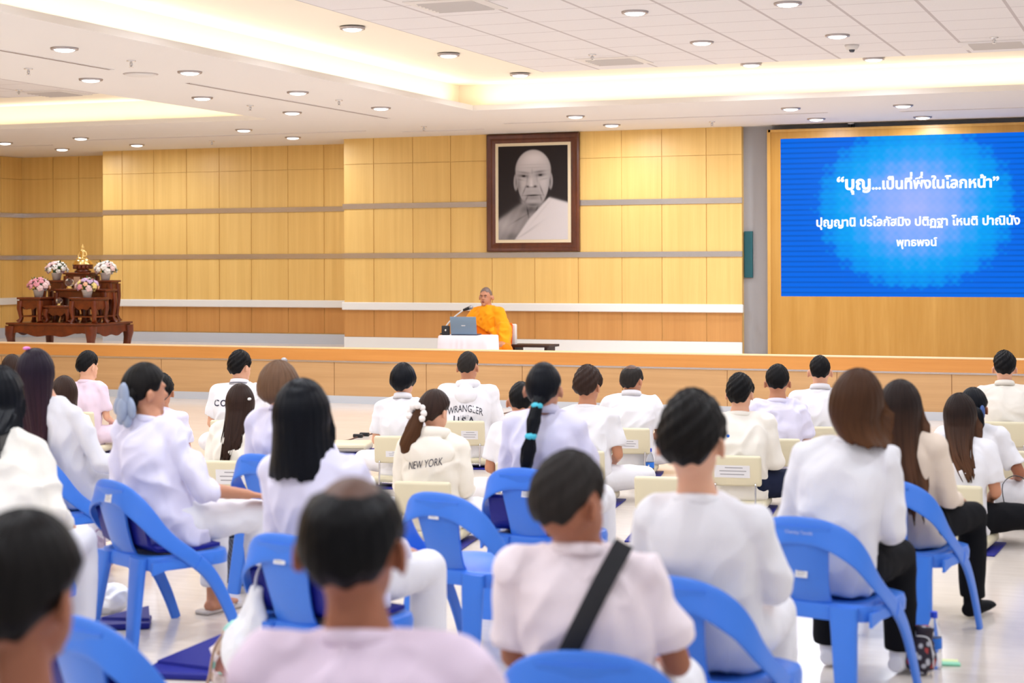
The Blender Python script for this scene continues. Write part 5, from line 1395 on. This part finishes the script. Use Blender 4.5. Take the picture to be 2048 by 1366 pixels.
organic('pouch_body', mb, m, t, voxel=.006, it=3, folds=dict(amp=.010, seed=2, f=(26, 26, 16)))
MB().tube(sm([(-.01, -.03, .165), (.04, -.04, .16), (.055, -.03, .10), (.06, -.035, .04)]), .003, 6).build('drawstring', M_label, t, True)
p = at_z(1896, 1328, 0)
t = thing('snack_packet', 'small green and yellow packet lying on the floor by the bottle', 'packet', (p.x, p.y, 0), R(10))
MB().rbox(-.05, .05, -.045, .0, 0, .012, .005).build('green_half', simple('mint foil', srgb(140, 214, 178), .4), t); MB().rbox(-.045, .045, 0, .045, 0, .012, .005).build('yellow_half', simple('lime foil', srgb(226, 236, 170), .4), t)
p = at_z(1212, 1006, 0); p = Vector((p.x + .08, p.y + .05, 0))
M_bag = simple('white plastic film', srgb(236, 236, 240), .35, bump=.2, bscale=25); M_bag2 = cloth('pale mauve cloth', srgb(206, 186, 200))
def sack(name, label, cat, px, py, blobs, mat, seed, amp=.02, handles=True, hm=None, extra=None):
    p = at_z(px, py, 0); t = thing(name, label, cat, (p.x, p.y, 0))
    mb = MB()
    for c, r in blobs: mb.ell(c, r)
    organic('bag_body', mb, mat, t, voxel=.008, it=3, folds=dict(amp=amp, seed=seed, f=(16, 16, 12), fine=.6))
    top = max(blobs, key=lambda b: b[0][2] + b[1][2]); z = top[0][2] + top[1][2] * .8
    if handles:
        for q in (-1, 1): MB().tube(sm([(top[0][0] - .04, q * .03, z), (top[0][0] - .02, q * .045, z + .08), (top[0][0] + .03, q * .045, z + .08), (top[0][0] + .05, q * .03, z)]), [(.003, .010)] * 13, 8).build('handle', hm or mat, t, True)
    return t
sack('plastic_bag', 'crumpled white plastic bag on the floor at lower left behind the dark tied hair', 'bag', 205, 1224, [((0, 0, .06), (.14, .10, .07)), ((-.08, .02, .12), (.06, .06, .07)), ((.07, -.02, .08), (.08, .07, .06))], M_bag, 4)
sack('cloth_bag', 'pale mauve cloth bag on floor left of the bow clip woman', 'bag', 195, 1140, [((0, 0, .07), (.10, .08, .07)), ((-.02, 0, .12), (.06, .05, .06))], M_bag2, 6, handles=False) and None
t = [o for o in bpy.data.objects if o.name == 'cloth_bag'][0]; MB().tube(sm([(-.05, 0, .15), (-.02, .03, .22), (.03, .02, .2), (.05, 0, .13)]), .006, 6).build('strap', M_bag2, t, True)
# woven basket bag with packet
p = at_z(474, 1172, 0)
t = thing('woven_bag', 'dark woven tote bag standing beside the bow clip woman', 'bag', (p.x, p.y + .08, 0), R(-20))
m, N, L, Pn = nodes('dark weave'); tc = N.new('ShaderNodeTexCoord'); wv = N.new('ShaderNodeTexWave'); wv.inputs['Scale'].default_value = 22; wv.bands_direction = 'DIAGONAL'; L.new(tc.outputs['Object'], wv.inputs['Vector'])
rp = N.new('ShaderNodeValToRGB'); rp.color_ramp.elements[0].color = (.008, .01, .02, 1); rp.color_ramp.elements[1].color = (.07, .09, .15, 1); L.new(wv.outputs['Fac'], rp.inputs[0]); L.new(rp.outputs[0], Pn.inputs['Base Color'])
rings = [[Vector((hx * math.copysign(abs(math.cos(a)) ** .5, math.cos(a)), hy * math.copysign(abs(math.sin(a)) ** .5, math.sin(a)), z)) for a in [2 * math.pi * (i + .5) / 32 for i in range(32)]] for hx, hy, z in ((.10, .06, 0), (.115, .07, .12), (.125, .075, .245), (.115, .065, .245), (.10, .055, .02))]
MB().rings(rings).build('bag_body', m, t, auto=50)
for q in (-1, 1): MB().tube(sm([(-.07, q * .07, .23), (-.06, q * .065, .36), (0, q * .05, .43), (.06, q * .065, .36), (.07, q * .07, .23)]), .007, 8).build('handle', M_black, t, True)
o = MB().ell((0, 0, .0), (.075, .04, .05)); pk = thing('tissue_packet', 'green and white packet poking out of the woven tote bag', 'packet', (t.location.x + .01, t.location.y, .23), R(-20))
organic('packet_body', o, simple('white green wrap', srgb(222, 236, 226), .4), pk, voxel=.006, it=2, folds=dict(amp=.008, seed=3, f=(20, 20, 20)))
MB().rbox(-.035, .0, -.046, -.03, -.01, .035, .006).build('green_print', simple('green print', srgb(70, 170, 110), .5), pk)
# bag hung on the chair of the shoulder length hair woman
hv = at_d(488, 1150, 6.45)
t = thing('hanging_plastic_bag', 'translucent white plastic bag hanging from chair left of black shoulder length hair', 'bag', (hv.x, hv.y, .0))
mb = MB().ell((.01, 0, .27), (.105, .06, .13)).ell((.03, 0, .19), (.09, .06, .07)); mb.tube([(.03, 0, .34), (.055, .0, .52)], [(.07, .05), (.025, .015)], 12)
organic('bag_body', mb, M_bag, t, voxel=.007, it=3, folds=dict(amp=.014, seed=7, f=(14, 14, 8)))
for q in (-1, 1): MB().tube(sm([(.052, q * .012, .50), (.075, q * .03, .58), (.115, q * .02, .645)]), [(.002, .012)] * 9, 8).build('handle', M_bag, t, True)
p = at_z(468, 1392, 0)
t = thing('floral_bag', 'crumpled bag with pink, brown and mint patches on floor left of the balding man', 'bag', (p.x, p.y + .05, 0), R(15))
m, N, L, Pn = nodes('patchy print'); tc = N.new('ShaderNodeTexCoord'); vo = N.new('ShaderNodeTexVoronoi'); vo.inputs['Scale'].default_value = 13; L.new(tc.outputs['Object'], vo.inputs['Vector']); hs_ = N.new('ShaderNodeSeparateColor'); L.new(vo.outputs['Color'], hs_.inputs[0])
rp = N.new('ShaderNodeValToRGB'); rp.color_ramp.interpolation = 'CONSTANT'; L.new(hs_.outputs[0], rp.inputs[0]); rp.color_ramp.elements[0].color = (*srgb(226, 212, 210), 1); rp.color_ramp.elements[1].position = .85; rp.color_ramp.elements[1].color = (*srgb(150, 205, 190), 1)
for p_, c_ in ((.3, (186, 160, 140)), (.5, (232, 214, 220)), (.65, (150, 96, 84)), (.75, (236, 228, 226))): rp.color_ramp.elements.new(p_).color = (*srgb(*c_), 1)
L.new(rp.outputs[0], Pn.inputs['Base Color']); Pn.inputs['Roughness'].default_value = .6
mb = MB().ell((0, 0, .12), (.12, .09, .12)).ell((.02, 0, .22), (.08, .06, .09)).ell((.0, .05, .08), (.12, .1, .07))
organic('bag_body', mb, m, t, voxel=.008, it=2, folds=dict(amp=.028, seed=12, f=(15, 15, 12), fine=.7))
MB().tube(sm([(-.03, -.05, .27), (-.08, -.08, .2), (-.1, -.1, .08), (-.12, -.12, .02)]), .006, 6).build('strap', simple('tan strap', srgb(170, 140, 120), .7), t, True)
# navy folded mats on the floor
def floor_mat(label, px, py, rot, sx_, sy_, raise_=.0):
    p = at_z(px, py, 0); t = thing('folded_floor_mat', label, 'mat', (p.x, p.y, 0), rot, 'navy mats on the floor')
    MB().rbox(-sx_, sx_, -sy_, sy_, 0, .03, .01).build('mat_pad', M_navy, t, auto=50)
    MB().plate([(-sx_ * .9, sy_ * .2, .03), (sx_ * .98, -sy_ * .6, .032), (sx_ * .9, sy_ * .5, .05 + raise_), (sx_ * .3, sy_ * .9, .05)], (0, .004, .012)).build('folded_flap', M_navy, t)
floor_mat('navy folded mat on the floor right of the empty lower left chair', 376, 1346, R(12), .16, .13, .10)
floor_mat('navy mat on floor under the chair of the bow clip woman', 250, 1252, R(30), .12, .10, .02)
# loose seat cushion with its blue mat near the cable
p = at_z(690, 912, 0)
t = thing('seat_cushion', 'unoccupied cream seat cushion beside the cable on the floor', 'cushion', (p.x - .12, p.y + .25, .02), R(16)); MB().rbox(-.22, .22, -.2, .2, 0, .075, .025).build('pad', M_vinyl, t, auto=60); MB().tube([(-.2, -.2, .04), (.2, -.2, .04)], .004, 6).build('seam', simple('vinyl seam', srgb(180, 170, 140), .5), t)
o = MB().rbox(-.34, .34, -.28, .26, 0, .018, .006).build('floor_mat', M_navy); o.location = (p.x - .06, p.y + .22, 0); o.rotation_euler = (0, 0, R(20)); tag(o, 'blue mat under the unoccupied cream seat cushion', 'mat')
# black things by the floor sitters
p = at_z(1272, 966, 0)
t = thing('black_pouch', 'small black pouch at the knee of the person with tousled brown hair', 'pouch', (p.x, p.y + .05, 0)); organic('pouch_body', MB().ell((0, 0, .055), (.075, .05, .05)), simple('black leather', (.008, .008, .009), .4, spec=.3), t, voxel=.006, it=2, folds=dict(amp=.006, seed=3, f=(20, 20, 20))); MB().tube([(-.06, -.03, .085), (.05, -.035, .09)], .004, 6).build('zip', M_chrome, t, True)
p = at_z(2036, 1062, 0)
t = thing('black_bag', 'black shoulder bag with looped strap on the floor at right edge', 'bag', (p.x, p.y + .1, 0)); MB().rbox(-.10, .10, -.06, .06, 0, .15, .03).build('bag_body', simple('black leather', (.008, .008, .009), .4, spec=.3), t, auto=60)
MB().tube(sm([(-.09, 0, .14), (-.10, -.02, .28), (-.02, -.02, .34), (.07, -.01, .28), (.09, 0, .14)]), [(.003, .010)] * 17, 8).build('strap', M_black, t, True)
# cables and the microphone in front of the stage
def cable(label, pts, beads=()):
    q = [at_z(x, y, .006) for x, y in pts]; t = thing('cable', label, 'cable', q[0]); q = [a - q[0] for a in q]
    MB().tube(sm([tuple(a) for a in q], 6), .006, 6).build('cord', simple('brown cord', srgb(96, 60, 50), .6), t, True)
    for k_ in beads: MB().rbox(-.05, .05, -.018, .018, -.006, .03, .01, Matrix.Translation(q[k_])).build('plug', M_black, t)
    return t
cable('thin dark cable with two plugs on the floor left of the bowl cut woman', [(660, 890), (682, 882), (696, 880), (716, 874), (729, 871), (742, 868), (760, 866)], (3, 4))
t = cable('thin cable on floor right of the man in the hooded top', [(978, 832), (1000, 828), (1020, 824), (1040, 816)], ())
MB().rbox(-.03, .03, -.012, .012, -.005, .015, .006).build('plug', M_black, t)
mp = at_d(568, 722, 15.5)
t = thing('microphone_stand', 'microphone on a stand before the stage, its grey head above light brown hair', 'microphone', (mp.x, mp.y, 0))
MB().lathe([(.001, 0), (.13, 0), (.12, .02), (.012, .03), (.001, .03)], n=24).build('base', M_black, t, True); MB().tube([(0, 0, .02), (0, 0, mp.z - .12)], .009, 8).build('pole', M_chrome, t, True)
MB().tube([(.01, 0, mp.z - .16), (.03, 0, mp.z - .09), (.01, 0, mp.z - .02)], [.012, .018, .02], 10).build('handle', M_black, t, True); MB().ell((0, 0, mp.z), .032).build('mesh_head', simple('steel mesh', (.35, .34, .35), .4, metal=.8), t, True)

# ------------------------------------------------------------------ fuse the soft shapes, then lay prints and straps on the cloth
bake_all()
for t, k in PAPERS: add_paper(t, k)
def child(t, nm):
    return [c for c in t.children if c.name.split('.')[0] == nm][0]
def tree_of(t, nms):
    trs = []
    for nm in nms:
        me = child(t, nm).data; trs.append(BVHTree.FromPolygons([v.co.copy() for v in me.vertices], [tuple(p.vertices) for p in me.polygons]))
    def hit(x, z, off=.003):
        best = None
        for tr in trs:
            h = tr.ray_cast(Vector((x, -1.5, z)), Vector((0, 1, 0)))
            if h[0] is not None and (best is None or h[0].y < best): best = h[0].y
        return Vector((x, (best if best is not None else -.12) - off, z))
    return hit
def print_on(k, s, x, z, width, mat, arc=0, nms=('shirt',), bold=.0, hs=1.0, slope=0, name='lettering', **kw):
    t, I = info(k); hit = tree_of(t, nms)
    V, Fs = text_mesh(s, 1, bold, **kw)
    x0, x1 = V[:, 0].min(), V[:, 0].max(); sc = width / (x1 - x0); mid = (x0 + x1) / 2
    mb = MB()
    for p in V:
        u = (p[0] - mid) * sc; mb.v.append(tuple(hit(x + u, z + p[1] * sc * hs - arc * (u / (width / 2)) ** 2 + slope * u)))
    mb.f = Fs
    o = mb.build(name, mat, t, fix=False); o['label'] = 'printed lettering'; return o
M_ink = simple('dark navy ink', (.03, .03, .06), .8); M_ink2 = simple('soft black ink', (.05, .05, .07), .8)
I = INFO[P['f8'].name]; zz = I['spine'](.36).z
print_on('f8', 'WRANGLER', I['spine'](.36).x, zz + .02, .30, M_ink2, arc=.035, bold=.0, hs=1.5)
print_on('f8', '1947', I['spine'](.36).x, zz - .035, .07, simple('grey ink', (.45, .45, .5), .8))
print_on('f8', 'U.S.A.', I['spine'](.36).x, zz - .085, .19, M_ink2, hs=1.1, bold=.02, arc=-.012)
I = INFO[P['f4'].name]; print_on('f4', 'COACH', I['spine'](.4).x - .035, I['spine'](.42).z, .30, M_ink, bold=.02, spacing=1.25)
I = INFO[P['f9'].name]; print_on('f9', 'NEW YORK', I['spine'](.4).x - .01, I['spine'](.40).z, .22, M_ink, nms=('shirt', 'hood'), italic=.25, slope=.16, hs=1.6, bold=-.004)
I = INFO[P['f13'].name]; hit = tree_of(P['f13'], ('shirt',)); q = hit(I['spine'](.45).x - .06, I['spine'](.45).z, 0)
MB().lathe([(.001, 0), (.011, 0), (.010, .004), (.001, .004)], n=16, M=Matrix.Translation(q) @ Matrix.Rotation(R(90), 4, 'X')).build('blue_dot', simple('blue print', srgb(40, 110, 210), .6), P['f13'])
I = INFO[P['f17'].name]; hit = tree_of(P['f17'], ('shirt',)); ex, ez = I['spine'](.42).x - .075, I['spine'](.40).z
mb = MB(); ns = 24
for r0, r1 in ((.020, .026), (.004, .013)):
    o_ = len(mb.v)
    for k_ in range(ns):
        a_ = 2 * math.pi * k_ / ns
        for r_ in (r0, r1): mb.v.append(tuple(hit(ex + r_ * math.cos(a_), ez + r_ * math.sin(a_), .003)))
    mb.f += [(o_ + 2 * k_, o_ + 2 * k_ + 1, o_ + 2 * ((k_ + 1) % ns) + 1, o_ + 2 * ((k_ + 1) % ns)) for k_ in range(ns)]
mb.build('red_emblem', simple('red print', srgb(214, 70, 80), .7), P['f17'], fix=False)
mb = MB()
for dz, hw in ((.024, .05), (-.036, .06), (-.044, .035)):
    pts = [hit(ex + hw * u / 6, ez + dz, .003) for u in range(-6, 7)]; mb.tube(pts, .0012, 4)
mb.build('grey_print', simple('grey ink', (.45, .45, .5), .8), P['f17'])
# the strap across the man's back
t, I = info('c3'); hit = tree_of(t, ('shirt',)); sp = I['spine']
pts = []
a = Vector((.085, 0, sp(.625).z)); b = Vector((-.20, 0, sp(.0).z))
for k_ in range(25):
    u = k_ / 24; x, z = lerp(a.x, b.x, u), lerp(a.z, b.z, u); pts.append((x, z))
mb = MB(); dr = Vector((b.x - a.x, 0, b.z - a.z)).normalized(); sd = Vector((dr.z, 0, -dr.x)); hw = .026
ys = [min(hit(x - sd.x * hw, z - sd.z * hw, .002).y, hit(x + sd.x * hw, z + sd.z * hw, .002).y, hit(x, z, .004).y) for x, z in pts]
for _ in range(2): ys = [min(ys[max(0, i - 1):i + 2]) for i in range(len(ys))]
for _ in range(3): ys = [ys[0]] + [(ys[i - 1] + ys[i] + ys[i + 1]) / 3 for i in range(1, len(ys) - 1)] + [ys[-1]]
rings = []
for (x, z), y_ in zip(pts, ys):
    y_ -= .007
    rings.append([Vector((x - sd.x * hw, y_ + .003, z - sd.z * hw)), Vector((x, y_ - .002, z)), Vector((x + sd.x * hw, y_ + .003, z + sd.z * hw)), Vector((x + sd.x * hw, y_ + .007, z + sd.z * hw)), Vector((x, y_ + .003, z)), Vector((x - sd.x * hw, y_ + .007, z - sd.z * hw))])
st = MB().rings(rings).build('bag_strap', simple('black webbing', (.014, .014, .017), .7, bump=.2, bscale=300), t, auto=50); st['label'] = 'black strap running from right shoulder down to left hip'
x, z = pts[14]; c = hit(x, z, .012)
ang = math.atan2(dr.x, dr.z)
MB().rbox(-.032, .032, -.006, .008, -.034, .034, .004, Matrix.Translation(c) @ Matrix.Rotation(ang, 4, 'Y')).build('strap_buckle', M_black, st)
# lettering on the chair of the woman with bobbed hair
V, Fs = text_mesh('Chamlay Tamdit', 1, .01)
sc = .115 / (V[:, 0].max() - V[:, 0].min()); mid = (V[:, 0].max() + V[:, 0].min()) / 2
mb = MB(); mb.v = [((p[0] - mid) * sc, -.2975 - .0006, .672 + p[1] * sc) for p in V]; mb.f = Fs
o = mb.build('lettering', simple('pale blue ink', srgb(176, 190, 232), .6), c5, fix=False); o['label'] = 'faint white lettering on the chair back'
